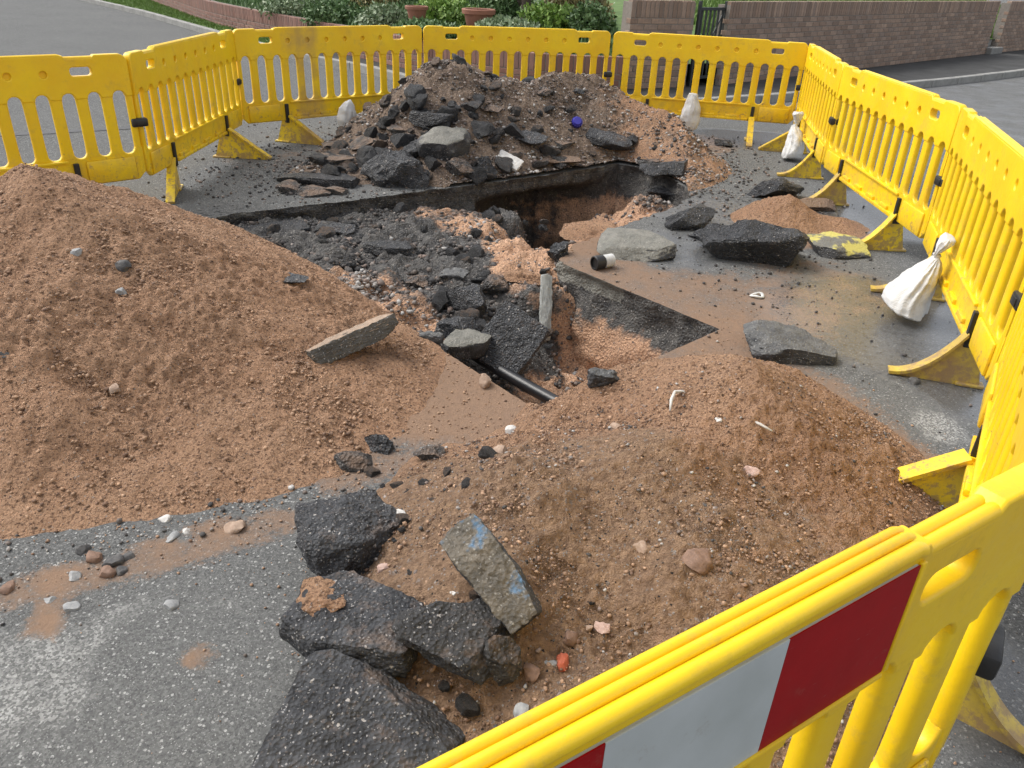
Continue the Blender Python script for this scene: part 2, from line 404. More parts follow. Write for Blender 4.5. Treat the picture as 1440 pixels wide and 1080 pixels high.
def mat_yellow(name='yellow_plastic', dirt=0.5, base=(0.87, 0.595, 0.008)):
    m, nt, b = new_mat(name); g = N(nt)
    info = g.n('ShaderNodeObjectInfo')
    va = g.n('ShaderNodeVectorMath', operation='ADD'); g.l(g.co, va.inputs[0]); g.l(info.outputs['Random'], va.inputs[1])
    geo = g.n('ShaderNodeNewGeometry')
    c = g.mix(g.ramp(g.noise(3.2, 4, 0.6, geo.outputs['Position']), [(0.35, 0.0), (0.7, 1.0)]), base, (base[0] * 0.93, base[1] * 0.83, base[2]))
    dn = g.noise(7, 7, 0.75, geo.outputs['Position'])
    sx = g.n('ShaderNodeSeparateXYZ'); g.l(geo.outputs['Position'], sx.inputs[0])
    low = g.math('MULTIPLY', g.math('SUBTRACT', 0.55, sx.outputs[2]), 0.30, True)
    f = g.math('ADD', dn, low)
    c = g.mix(g.ramp(f, [(0.55, 0.0), (0.78, dirt)]), c, (0.34, 0.22, 0.08))
    mud = g.math('ADD', g.noise(22, 6, 0.75, geo.outputs['Position']), g.math('MULTIPLY', g.math('SUBTRACT', 0.42, sx.outputs[2]), 0.42))
    c = g.mix(g.ramp(mud, [(0.62, 0.0), (0.70, 0.7)]), c, (0.27, 0.17, 0.10))
    # fine scuffs
    sc = g.noise(60, 5, 0.8, geo.outputs['Position'])
    c = g.mix(g.ramp(sc, [(0.61, 0.0), (0.74, 0.6 * dirt)]), c, (0.38, 0.28, 0.15))
    sm = g.noise(17, 9, 0.82, geo.outputs['Position']); c = g.mix(g.ramp(sm, [(0.55, 0.0), (0.68, 0.55 * dirt)]), c, (0.44, 0.32, 0.13))
    # rusty brown stain running down one panel
    sx_, sy_ = at(442, 58, .9)
    cv = g.n('ShaderNodeCombineXYZ'); g.l(sx.outputs[0], cv.inputs[0]); g.l(sx.outputs[1], cv.inputs[1])
    vd = g.n('ShaderNodeVectorMath', operation='DISTANCE'); g.l(cv.outputs[0], vd.inputs[0]); vd.inputs[1].default_value = (sx_, sy_, 0)
    st = g.math('ADD', g.math('SUBTRACT', 0.36, vd.outputs['Value']), g.math('MULTIPLY', g.math('SUBTRACT', g.noise(5, 5, 0.6, geo.outputs['Position']), 0.5), 0.6))
    c = g.mix(g.ramp(st, [(0.10, 0.0), (0.32, 0.75)]), c, (0.36, 0.22, 0.10))
    nt.links.new(c, b.inputs['Base Color'])
    nt.links.new(g.ramp(dn, [(0.35, 0.30), (0.7, 0.55)]), b.inputs['Roughness'])
    nt.links.new(g.bump(g.noise(35, 4, 0.6), 0.12, 0.01), b.inputs['Normal'])
    return m
M['yellow'] = mat_yellow()
M['foot_clean'] = mat_yellow('yellow_foot_plastic', 0.45, (0.80, 0.58, 0.012))
M['foot_dirty'] = mat_yellow('grimy_foot_plastic', 0.9, (0.58, 0.44, 0.05))
M['black'] = simple('black_rubber', (0.018, 0.018, 0.019), 0.45)
M['red'] = simple('red_reflective', (0.34, 0.003, 0.006), 0.42, 0.25, 5, 0.05); M['red'].node_tree.nodes['Principled BSDF'].inputs['Specular IOR Level'].default_value = 0.12
def mat_white_board():
    m, nt, b = new_mat('white_reflective'); g = N(nt)
    c = g.mix(g.ramp(g.noise(6, 5, 0.6), [(0.4, 0.0), (0.75, 1.0)]), (0.50, 0.53, 0.53), (0.40, 0.43, 0.42))
    c = g.mix(g.ramp(g.noise(16, 8, 0.8), [(0.66, 0.0), (0.74, 0.55)]), c, (0.20, 0.19, 0.17))
    nt.links.new(c, b.inputs['Base Color']); b.inputs['Roughness'].default_value = 0.38
    return m
M['white_board'] = mat_white_board()
def scuff(m):
    nt = m.node_tree; b = nt.nodes['Principled BSDF']; g = N(nt); old = b.inputs['Base Color'].links[0].from_socket
    mp = g.n('ShaderNodeMapping'); mp.inputs['Scale'].default_value = (9, 60, 60); mp.inputs['Rotation'].default_value = (0, .5, 0); g.l(g.co, mp.inputs['Vector'])
    f = g.ramp(g.noise(1.6, 6, 0.75, mp.outputs[0]), [(0.66, 0.0), (0.74, 0.5)])
    f2 = g.ramp(g.noise(14, 7, 0.8), [(0.60, 0.0), (0.75, 0.45)])
    c = g.mix(f, old, (0.33, 0.27, 0.25)); c = g.mix(f2, c, (0.22, 0.17, 0.13)); nt.links.new(c, b.inputs['Base Color'])
scuff(M['red']); scuff(M['white_board'])
M['tar'] = simple('black_pipe_plastic', (0.016, 0.016, 0.018), 0.33, 0.2)
M['pale'] = simple('pale_concrete', (0.40, 0.41, 0.385), 0.7, 0.35, 18, 0.5)
M['white_plastic'] = simple('white_plastic', (0.62, 0.62, 0.60), 0.45, 0.3, 30)
M['blue'] = simple('blue_plastic', (0.045, 0.04, 0.34), 0.4)
M['terracotta'] = simple('terracotta', (0.30, 0.13, 0.085), 0.8)
M['iron'] = simple('dark_painted_iron', (0.02, 0.024, 0.024), 0.5)
M['kerb'] = simple('kerb_concrete', (0.30, 0.295, 0.275), 0.85, 0.35, 8, 0.5)
M['pave'] = simple('pavement_asphalt', (0.085, 0.085, 0.084), 0.75, 0.35, 3, 0.4)
M['pave'].node_tree.nodes['Principled BSDF'].inputs['Specular IOR Level'].default_value = 0.04
M['mortar'] = simple('mortar', (0.24, 0.21, 0.18), 0.9, 0.3, 20)
M['stepstone'] = simple('step_concrete', (0.24, 0.235, 0.22), 0.85, 0.3, 10)
M['wood'] = simple('brown_bark', (0.085, 0.062, 0.046), 0.9, 0.5, 30, 0.8)
def mat_bag():
    m, nt, b = new_mat('woven_white_plastic'); g = N(nt)
    c = g.mix(g.ramp(g.noise(9, 5, 0.6), [(0.4, 0.0), (0.75, 1.0)]), (0.70, 0.70, 0.69), (0.56, 0.56, 0.54))
    c = g.mix(g.ramp(g.noise(7, 7, 0.75), [(0.50, 0.0), (0.75, 0.5)]), c, (0.36, 0.30, 0.24))
    nt.links.new(c, b.inputs['Base Color']); b.inputs['Roughness'].default_value = 0.5
    wx = g.n('ShaderNodeTexWave'); wx.inputs['Scale'].default_value = 60; wx.inputs['Distortion'].default_value = 3; g.l(g.co, wx.inputs['Vector'])
    nt.links.new(g.bump(g.math('ADD', g.noise(26, 6, 0.7), g.math('MULTIPLY', wx.outputs['Fac'], .12)), 0.55, 0.014), b.inputs['Normal'])
    return m
M['bag'] = mat_bag()
def mat_brick(name, pal, island):
    m, nt, b = new_mat(name); g = N(nt)
    r = g.n('ShaderNodeNewGeometry').outputs['Random Per Island'] if island else g.n('ShaderNodeObjectInfo').outputs['Random']
    c = g.ramp(r, [(i / (len(pal) - 1), p) for i, p in enumerate(pal)])
    c = g.mix(g.ramp(g.noise(18, 5, 0.7), [(0.35, 0.0), (0.7, 0.5)]), c, (0.10, 0.085, 0.075))
    nt.links.new(c, b.inputs['Base Color']); b.inputs['Roughness'].default_value = 0.85
    nt.links.new(g.bump(g.noise(70, 4), 0.5, 0.006), b.inputs['Normal'])
    return m
PAL_G = [(0.31, 0.205, 0.145), (0.22, 0.15, 0.11), (0.36, 0.245, 0.175), (0.26, 0.19, 0.15), (0.42, 0.29, 0.21)]
PAL_R = [(0.24, 0.11, 0.08), (0.19, 0.095, 0.072), (0.28, 0.14, 0.105), (0.22, 0.12, 0.095), (0.31, 0.165, 0.125)]
for k, p in (('g', PAL_G), ('r', PAL_R)):
    M['brick_' + k] = mat_brick('brown_brick_' + k, p, False); M['bricks_' + k] = mat_brick('brown_bricks_' + k, p, True)
def mat_leaf(name, a, b_, c_):
    m, nt, b = new_mat(name); g = N(nt)
    r = g.n('ShaderNodeNewGeometry').outputs['Random Per Island']
    nt.links.new(g.ramp(r, [(0.0, a), (0.55, b_), (1.0, c_)]), b.inputs['Base Color']); b.inputs['Roughness'].default_value = 0.55
    return m
M['leaf_mid'] = mat_leaf('mid_green_leaf', (0.05, 0.095, 0.03), (0.10, 0.18, 0.06), (0.18, 0.27, 0.11))
M['leaf_pale'] = mat_leaf('pale_green_leaf', (0.11, 0.16, 0.08), (0.20, 0.27, 0.14), (0.32, 0.37, 0.24))
M['leaf_bright'] = mat_leaf('bright_green_leaf', (0.10, 0.19, 0.03), (0.20, 0.33, 0.06), (0.30, 0.42, 0.11))
M['leaf_olive'] = mat_leaf('olive_yellow_leaf', (0.12, 0.11, 0.035), (0.23, 0.20, 0.075), (0.34, 0.28, 0.12))
M['grass'] = mat_leaf('grass_blade', (0.08, 0.14, 0.025), (0.13, 0.22, 0.04), (0.19, 0.28, 0.07))
M['turf'] = simple('turf', (0.11, 0.19, 0.04), 0.9, 0.5, 6, 0.6)
M['bed'] = simple('garden_soil', (0.075, 0.06, 0.04), 0.95, 0.5, 6, 0.8)

# ------------------------------------------------------------------ the excavation outline and the height of every surface
HOLE_PX = [(757, 577), (660, 517), (555, 449), (505, 414), (452, 379), (412, 358), (372, 339), (332, 320), (303, 307), (330, 300), (420, 290), (505, 281),
           (582, 270), (670, 259), (760, 247), (830, 237), (870, 230), (903, 236), (938, 247), (962, 262), (972, 277), (948, 292), (915, 303), (872, 318), (838, 334), (806, 345), (789, 362), (792, 371), (900, 416), (1012, 463)]
HOLE0 = [at(*p) for p in HOLE_PX]
STRAIGHT = {0, 1, 2, 27, 28, 29}
def densify(P, step, rough):
    out = []
    for i in range(len(P)):
        a, b = np.array(P[i]), np.array(P[(i + 1) % len(P)])
        L = np.linalg.norm(b - a); n = max(1, int(round(L / step))); nn = np.array([-(b - a)[1], (b - a)[0]]) / L
        amp = 0.15 * rough if i in STRAIGHT else rough
        for k in range(n):
            q = a + (b - a) * k / n
            if k: q = q + nn * amp * float(noise2(np.array([q[0] * 14.0]), np.array([q[1] * 14.0]), 5)[0] + 0.7 * noise2(np.array([q[0] * 40.0]), np.array([q[1] * 40.0]), 6)[0])
            out.append(q)
    return np.array(out)
HOLE = densify(HOLE0, 0.025, 0.018)
if sum(HOLE[i - 1][0] * HOLE[i][1] - HOLE[i][0] * HOLE[i - 1][1] for i in range(len(HOLE))) < 0: HOLE = HOLE[::-1]   # counter-clockwise
def in_poly(x, y, P):
    x = np.asarray(x, float); y = np.asarray(y, float); c = np.zeros(x.shape, bool)
    j = len(P) - 1
    for i in range(len(P)):
        xi, yi = P[i]; xj, yj = P[j]
        if yi != yj: c ^= ((yi > y) != (yj > y)) & (x < (xj - xi) * (y - yi) / (yj - yi) + xi)
        j = i
    return c
def dist_poly(x, y, P):
    x = np.asarray(x, float); y = np.asarray(y, float); d = np.full(x.shape, 1e9)
    for i in range(len(P)):
        a = np.array(P[i - 1]); b = np.array(P[i]); ab = b - a; L2 = ab @ ab
        if L2 < 1e-12: continue
        t = np.clip(((x - a[0]) * ab[0] + (y - a[1]) * ab[1]) / L2, 0, 1)
        d = np.minimum(d, np.hypot(x - a[0] - t * ab[0], y - a[1] - t * ab[1]))
    return d
HC = [tuple(p) for p in HOLE0]                        # coarse outline for distances

def cones(x, y, C, k=0.05):
    z = np.full(np.shape(x), -9.0)
    for (cx, cy, cz, s, rr) in C:
        d = np.sqrt((x - cx) ** 2 + (y - cy) ** 2 + rr * rr) - rr
        q = cz - s * d
        hgt = np.clip(0.5 + 0.5 * (z - q) / k, 0, 1); z = q * (1 - hgt) + z * hgt + k * hgt * (1 - hgt)
    return z
C_LEFT = [(-2.08, 3.45, 0.79, 0.52, 0.03), (-2.75, 3.15, 0.54, 0.48, 0.08), (-1.45, 3.05, 0.43, 0.42, 0.1), (-1.15, 3.35, 0.29, 0.40, 0.1), (-1.85, 2.85, 0.49, 0.52, 0.1), (-1.0, 2.75, .17, .35, .1)]
C_FRONT = [(0.80, 2.46, 0.47, 0.62, 0.06), (0.47, 1.98, 0.37, 0.52, 0.1), (0.10, 1.86, 0.30, 0.56, 0.10), (1.02, 2.50, 0.29, 0.70, 0.06), (0.58, 1.76, 0.33, 0.58, 0.10), (-0.02, 1.58, 0.24, 0.60, 0.10), (0.25, 1.2, .16, .5, .1), (-0.10, 2.22, .09, .4, .1)]
C_BACK = [(-0.62, 7.50, 0.74, 0.72, 0.28), (-0.10, 7.50, 0.66, 0.62, 0.30), (0.46, 7.65, 0.72, 0.60, 0.34), (-1.0, 7.0, 0.34, 0.66, 0.10), (0.95, 7.6, 0.46, 0.58, 0.2), (-0.1, 7.1, 0.42, 0.5, 0.2), (-1.45, 6.6, 0.12, 0.35, 0.15)]
C_SMALL = [tuple(at(1098, 312)) + (0.20, 0.62, 0.05), tuple(at(1170, 318)) + (0.06, 0.3, 0.06)]
def rough_edge(x, y, C, seed, amp):
    z = cones(x, y, C)
    return z + amp * fbm2(x, y, 1.6, 3, seed) * sstep(-0.1, 0.25, z)
def h_left(x, y):
    z = rough_edge(x, y, C_LEFT, 11, 0.05)
    return np.minimum(z, np.where(in_poly(x, y, HC), -0.2, 0.012 + 0.55 * dist_poly(x, y, HC)))
def h_front(x, y): 
    z = rough_edge(x, y, C_FRONT, 21, 0.045)
    return np.minimum(z, np.where(in_poly(x, y, HC), -0.2, 0.012 + 0.9 * dist_poly(x, y, HC)))
def h_back(x, y):
    z = rough_edge(x, y, C_BACK, 31, 0.09)
    return np.minimum(z, np.where(in_poly(x, y, HC), -0.2, 0.03 + 0.85 * np.maximum(dist_poly(x, y, HC) - 0.06, 0)))
def h_small(x, y): return rough_edge(x, y, C_SMALL, 41, 0.03)

# floor of the hole: (x, y, z, sandiness, kept low in the far cavity to paint its shade)
PIT = [(0.12, 3.05, -0.50, .9), (0.55, 3.35, -0.58, .9), (0.85, 3.65, -0.60, .8), (0.45, 3.75, -0.62, .9), (0.40, 4.2, -0.60, .9), (0.18, 3.75, -0.52, .75), (0.05, 3.35, -0.48, .8), (0.12, 4.15, -0.42, .1),
       (-0.10, 4.05, -0.33, .0), (-0.15, 3.75, -0.40, .05), (-0.42, 3.75, -0.34, .25), (-0.20, 4.35, -0.20, .0), (0.12, 4.5, -0.13, .55), (0.0, 4.75, -0.07, 1.), (0.2, 4.85, -0.06, 1.), (-0.3, 4.75, -0.13, .1),
       (-0.55, 4.05, -0.26, .8), (-0.75, 4.25, -0.17, .6), (-1.0, 4.45, -0.12, .6), (-1.3, 4.85, -0.10, .1), (-1.7, 5.15, -0.08, .0), (-0.8, 4.9, -0.12, .0), (-0.5, 5.2, -0.11, .1), (-0.9, 5.5, -0.11, .05),
       (-1.4, 5.4, -0.10, .0), (-0.3, 5.7, -0.12, .8), (-0.6, 5.9, -0.12, .55), (-0.1, 6.1, -0.15, .3), (0.0, 5.25, -0.10, .95), (0.1, 5.15, -0.16, .9), (0.20, 5.45, -0.75, .25), (0.33, 5.9, -1.1, .2), (0.22, 6.35, -1.2, .0), (0.15, 6.9, -1.15, .0), (0.5, 7.15, -1.0, .1),  # low sandiness in the deep cavity puts its shade into the colour
       (0.64, 6.2, -0.80, .9), (0.90, 6.25, -0.50, 1.), (1.0, 6.45, -0.24, .95), (1.1, 6.7, -0.16, .5), (0.8, 6.75, -0.34, .8), (0.45, 5.35, -0.10, 1.), (0.62, 5.55, -0.14, 1.), (0.9, 5.9, -0.20, .8), (0.35, 5.0, -0.03, 1.), (1.25, 6.2, -0.12, .2), (0.4, 4.75, -0.05, .9)]
PIT = np.array(PIT)
def pit_interp(x, y, colm):
    num = 0; den = 0
    for p in PIT:
        d2 = (x - p[0]) ** 2 + (y - p[1]) ** 2 + 0.003
        wgt = 1 / d2 ** 1.8; num = num + wgt * p[colm]; den = den + wgt
    return num / den
def h_pit(x, y): return np.minimum(pit_interp(x, y, 2) + 0.03 * fbm2(x, y, 5, 3, 51), -0.03)
def surf(x, y):
    x = np.asarray(x, float); y = np.asarray(y, float)
    z = np.where(in_poly(x, y, HC), h_pit(x, y), 0.0)
    for f in (h_left, h_front, h_back, h_small): z = np.maximum(z, f(x, y))
    return z
def hit(px, py, skip=None):
    """where the line of sight through a pixel first meets the ground, a heap or the pit floor"""
    d = ray(px, py); t = np.arange(0.9, 14, 0.012)
    P = d[None, :] * t[:, None]; z = P[:, 2] + CAM_H
    k = np.argmax(z < surf(P[:, 0], P[:, 1]))
    return float(P[k, 0]), float(P[k, 1]), float(z[k]), float(t[k])

# ------------------------------------------------------------------ the road, one sheet with the hole cut out
def blob(x, y, L):
    o = np.zeros(np.shape(x))
    for (cx, cy, rx, ry, rot, v) in L:
        c, s = math.cos(rot), math.sin(rot); u = c * (x - cx) + s * (y - cy); q = -s * (x - cx) + c * (y - cy)
        o = np.maximum(o, v * (1 - sstep(0.45, 1.0, np.hypot(u / rx, q / ry))))
    return o
def bl(px, py, rpx, ry, v, rot=0.0):
    x, y = at(px, py); return (x, y, rpx, ry, rot, v)
SANDY = [bl(620, 560, .55, .5, .95), bl(700, 585, .45, .35, .9), bl(560, 520, .6, .4, 1.0), bl(480, 640, .45, .3, .6), bl(880, 390, 1.0, .45, .62, -.8), bl(960, 420, .9, .7, .6), bl(1060, 430, .8, .8, .52), bl(1150, 400, .7, .8, .42), bl(1010, 470, .5, .5, .75),
         bl(830, 345, .5, .35, .8), bl(1110, 330, .55, .45, .85), bl(1200, 330, .4, .35, .5), bl(200, 790, .9, .14, .55, .5), bl(75, 812, .10, .07, .95), bl(68, 878, .05, .04, 1.0), bl(258, 925, .05, .05, .8), bl(22, 900, .05, .04, .7), bl(300, 745, .3, .09, .7, .5),
         bl(600, 420, .2, .2, .5), bl(1230, 650, .4, .5, .7), bl(960, 200, .9, .9, .55), bl(430, 225, 1.2, .8, .35), bl(1280, 700, .3, .3, .5), bl(1120, 200, .8, 1.2, .3), bl(1020, 560, 1.0, .8, .6)]
WET = [bl(1340, 505, .5, 1.0, 1.1), bl(1240, 450, .9, 1.1, .8), bl(1230, 300, .7, 1.0, .95), bl(1040, 195, 1.5, .8, .85), bl(960, 350, .6, .6, .6), bl(1000, 300, .7, .7, .6), bl(1420, 1000, .35, .5, .6), bl(1330, 600, .3, .3, .3), (4.5, 9.0, 1.9, 8.0, 0.0, .45)]
WORN = [bl(20, 960, .35, .35, .62), bl(120, 880, .30, .12, .52, .4), bl(1320, 600, .16, .22, .85), bl(300, 830, .3, .15, .4)]
CRUMB = [bl(1090, 300, 1.0, .8, .9), bl(980, 280, .6, .6, 1.), bl(1250, 500, .5, .6, .55), bl(1170, 400, .6, .5, .5), bl(430, 240, 1.0, .6, .8), bl(330, 300, .4, .3, 1.), bl(1000, 400, .5, .4, .25)]
gx = np.arange(-4.2, 4.3, 0.085); gy = np.arange(-1.2, 11.2, 0.085)
GX, GY = np.meshgrid(gx, gy); gp = np.c_[GX.ravel(), GY.ravel()] + RNG.uniform(-.012, .012, (GX.size, 2))
gp = gp[~in_poly(gp[:, 0], gp[:, 1], HOLE)]; gp = gp[dist_poly(gp[:, 0], gp[:, 1], HC) > 0.055]
outer = [(-60, -8), (-4.6, -8), (0, -8), (4.6, -8), (60, -8), (60, 0), (60, 12), (60, 30), (60, 90), (0, 90), (-60, 90), (-60, 30), (-60, 12), (-60, 0)]
nh = len(HOLE); pts = [Vector(p) for p in HOLE] + [Vector(p) for p in outer] + [Vector(p) for p in gp]
edges = [(i, (i + 1) % nh) for i in range(nh)] + [(nh + i, nh + (i + 1) % len(outer)) for i in range(len(outer))]
rv, re_, rf, _, _, _ = delaunay_2d_cdt(pts, edges, [], 0, 1e-6)
rv = np.array([(v[0], v[1]) for v in rv]); rf = np.array([f for f in rf if len(f) == 3])
cen = rv[rf].mean(1); rf = rf[~in_poly(cen[:, 0], cen[:, 1], HOLE)]
a_ = rv[rf[:, 0]]; b_ = rv[rf[:, 1]]; c_ = rv[rf[:, 2]]
flip = ((b_ - a_)[:, 0] * (c_ - a_)[:, 1] - (b_ - a_)[:, 1] * (c_ - a_)[:, 0]) < 0
rf[flip] = rf[flip][:, ::-1]
X, Y = rv[:, 0], rv[:, 1]
me = make_mesh('road', np.c_[X, Y, np.zeros(len(X))], rf, M['road'], True,
               {'sandy': blob(X, Y, SANDY), 'wet': blob(X, Y, WET), 'worn': blob(X, Y, WORN), 'crumb': blob(X, Y, CRUMB)})
link('road', me, kind='structure')

ta, tb = Vector((*at(-60, 194), .004)), Vector((*at(215, 178), .004)); tn = (tb - ta).normalized().cross(Vector((0, 0, 1))) * .07
link('tar_band', make_mesh('tar_band', np.array([ta - tn, ta + tn, tb + tn, tb - tn]), [(0, 1, 2, 3)], simple('tar_seal', (0.06, 0.06, 0.062), .7, .5, 6)), kind='structure')
# the pit: walls as strips down from the cut edge, floor as a height field
def pit_mesh():
    n = len(HOLE); nxt = np.roll(HOLE, -1, 0); prv = np.roll(HOLE, 1, 0)
    t = nxt - prv; t /= np.linalg.norm(t, axis=1)[:, None]; nrm = np.c_[t[:, 1], -t[:, 0]]        # outward for ccw
    for _ in range(6): nrm = (np.roll(nrm, 1, 0) + nrm * 2 + np.roll(nrm, -1, 0)) / 4
    nrm /= np.linalg.norm(nrm, axis=1)[:, None]
    D = -(h_pit(HOLE[:, 0], HOLE[:, 1])) + 0.12
    # deeper where the road has been undermined, along the far cut and at its right end
    under = np.maximum(0, 1 - np.hypot((HOLE[:, 0] - 0.30) / 0.80, (HOLE[:, 1] - 6.72) / 0.7)) ** 0.6
    und2 = np.maximum(0, 1 - np.hypot((HOLE[:, 0] - 0.02) / 0.5, (HOLE[:, 1] - 5.9) / 0.9)) * 0.0
    D = np.maximum(D, 1.15 * np.sqrt(under)); rows = 34
    V = []; sandy = []; cap = []
    for k in range(rows):
        fz = (k / (rows - 1)) ** 1.25; z = -D * fz
        P3 = np.c_[HOLE[:, 0] * 1.0, HOLE[:, 1], z]
        am = sstep(0.0, 0.05, -z)
        disp = am * (0.030 * fbm3(P3, 7, 4, 61, 0.6) + 0.010) + under * 0.62 * sstep(0.09, 0.30, -z)
        if k == 0: disp = disp * 0
        q = HOLE + nrm * disp[:, None] - nrm * (0.10 * sstep(0.15, 0.7, fz) * (1 - under) * sstep(0.3, 0.5, D))[:, None]
        V.append(np.c_[q, z]); pale = sstep(-.05, .5, noise2(HOLE[:, 0] * 4.2 + 3.1, HOLE[:, 1] * 4.2, 67)) * np.where(HOLE[:, 1] < 4.75, 1, .15)
        rw = ((HOLE[:, 0] > .2) & (HOLE[:, 1] < 4.8)).astype(float)
        cap.append(np.maximum((-z < 0.03 + .07 * pale) * (0.45 + .5 * pale), .43 * rw * (-z < .30)))
        lay = 0.05 * noise2(HOLE[:, 0] * 3.5, HOLE[:, 1] * 3.5, 66) + .05 * (HOLE[:, 1] > 4.0) * (HOLE[:, 1] < 4.8)
        sandy.append(np.clip((-z - 0.17 + lay) * 3.8, 0, 1.0) * (1 - 0.75 * under))  # undercut coloured darker, shade of the cavity painted in
    V = np.concatenate(V); i = np.arange(n); j = (i + 1) % n
    F = np.concatenate([np.c_[k * n + i, k * n + j, (k + 1) * n + j, (k + 1) * n + i][:, ::-1] for k in range(rows - 1)])
    wall = (V, F, np.concatenate(sandy), np.concatenate(cap))
    st = 0.014; lo = HOLE.min(0) - 0.5; hi = HOLE.max(0) + 0.85
    gx = np.arange(lo[0], hi[0], st); gy = np.arange(lo[1], hi[1], st); X, Y = np.meshgrid(gx, gy)
    z = h_pit(X, Y) ; ins = in_poly(X, Y, HOLE); dd = dist_poly(X, Y, HC)
    sd_ = pit_interp(X, Y, 3)
    rough = 0.030 * fbm2(X, Y, 9, 5, 71, 0.62) + 0.020 * np.abs(fbm2(X, Y, 22, 3, 75)) * (1 - sd_)
    z = np.minimum(z + rough, np.where(ins, -0.012, -0.06)); keep = ins | (dd < 0.10) | ((dd < 0.80) & (Y > 5.9) & (X > -0.5) & (X < 1.2))
    idx = np.arange(X.size).reshape(X.shape)
    q = np.stack([idx[:-1, :-1], idx[:-1, 1:], idx[1:, 1:], idx[1:, :-1]], -1).reshape(-1, 4)
    kk = keep.ravel()[q].all(1); q = q[kk]
    used = np.unique(q); mp = np.full(X.size, -1); mp[used] = np.arange(len(used))
    Vf = np.c_[X.ravel(), Y.ravel(), z.ravel()][used]
    nV = np.concatenate([wall[0], Vf]); nF = np.concatenate([wall[1], mp[q] + len(wall[0])])
    sandy = np.concatenate([wall[2], np.clip(sd_.ravel()[used], 0, 1) * 0.95]); cap = np.concatenate([wall[3], np.zeros(len(used))])
    return make_mesh('excavation', nV, nF, M['pit'], True, {'sandy': sandy, 'cap': cap})
link('excavation', pit_mesh(), kind='structure')

# ------------------------------------------------------------------ background: kerb, pavement, verge, garden, walls
def smooth_line(P, n):
    P = [Vector((p[0], p[1], 0)) for p in P]; out = []
    for i in range(len(P) - 1):
        p0, p1, p2, p3 = P[max(i - 1, 0)], P[i], P[i + 1], P[min(i + 2, len(P) - 1)]
        for k in range(n):
            t = k / n
            out.append(0.5 * ((2 * p1) + (p2 - p0) * t + (2 * p0 - 5 * p1 + 4 * p2 - p3) * t * t + (3 * p1 - p0 - 3 * p2 + p3) * t ** 3))
    out.append(P[-1]); return [(v.x, v.y) for v in out]
def resample(P, step):
    P = np.array(P); s = np.r_[0, np.cumsum(np.linalg.norm(np.diff(P, axis=0), axis=1))]
    n = int(s[-1] / step); q = np.linspace(0, s[-1], n + 1)
    return np.c_[np.interp(q, s, P[:, 0]), np.interp(q, s, P[:, 1])]
def offset(P, d):
    P = np.array(P); t = np.gradient(P, axis=0); t /= np.linalg.norm(t, axis=1)[:, None]
    return P + np.c_[-t[:, 1], t[:, 0]] * d
KERB = smooth_line([(-22, 36), (-13.7, 26.2), (-9.7, 21.5), (-7.0, 18.0), (-4.14, 14.33), (-2.65, 12.93), (-1.6, 11.75), (-0.4, 10.75), (1.4, 10.45), (3.2, 11.4), (5.0, 12.75), (6.75, 14.1), (9.3, 16.2), (14, 20.4), (26, 31)], 10)
KR = resample(KERB, 0.9)
kerb = empty('kerb'); kerb['kind'] = 'structure'
rk = random.Random(3)
def unit_kerb():
    mb = MB(); mb.box(-0.445, 0.445, 0.0, 0.125, -0.05, 0.112, 0.012); return mb.mesh('kerb_stone', M['kerb'])
ks = unit_kerb()
for i in range(len(KR) - 1):
    a, b = KR[i], KR[i + 1]; m_ = (a + b) / 2; L = np.linalg.norm(b - a)
    o = link('kerb_stone', ks, kerb, (m_[0], m_[1], rk.uniform(-.004, .004)), (0, 0, math.atan2(b[1] - a[1], b[0] - a[0]) + rk.uniform(-.006, .006))); o.scale = (L / 0.9, 1, 1)
KI = offset(KR, 0.12)
def sheet(name, loops_a, loops_b, za, zb, mat, **kw):
    n = len(loops_a); V = np.r_[np.c_[loops_a, np.full(n, za) if np.isscalar(za) else za], np.c_[loops_b, np.full(n, zb) if np.isscalar(zb) else zb]]
    i = np.arange(n - 1); F = np.c_[i, i + 1, n + i + 1, n + i]
    return link(name, make_mesh(name, V, F, mat, True), **kw)
sheet('pavement', KI, offset(KR, 2.6), 0.100, 0.104, M['pave'], kind='structure')
# far wide ground behind
WL = [(-11.5, 26.0), (-9.3, 22.5), (-7.0, 18.9), (-4.6, 15.9), (-2.55, 13.5), (-1.3, 12.05), (-0.15, 11.3), (0.6, 11.12), (1.28, 11.2)]
WALL_LEFT = smooth_line(WL, 8)
W_P0, W_P1 = (1.36, 11.48), (2.30, 11.98)
W_G1 = (2.86, 12.35)
W_R1, W_S1, W_E1 = (10.75, 20.05), (11.25, 20.52), (16.0, 25.0)
gline = np.array(WALL_LEFT[::3] + [W_P0, W_P1, W_G1] + [tuple(np.array(W_G1) + (np.array(W_R1) - np.array(W_G1)) * t) for t in (.25, .5, .75, 1)] + [W_E1])
gline = offset(gline, 0.12)
back = np.array([0.05, 1.0])
rowsG = [gline, gline + back * 2, gline + back * 7, gline + back * 60]; zsG = [0.40, 0.60, 0.95, 1.15]
n = len(gline); V = np.concatenate([np.c_[r, np.full(n, z)] for r, z in zip(rowsG, zsG)])
i = np.arange(n - 1); F = np.concatenate([np.c_[k * n + i, k * n + i + 1, (k + 1) * n + i + 1, (k + 1) * n + i] for k in range(3)])
link('garden_lawn', make_mesh('garden_lawn', V, F, M['turf'], True), kind='structure')

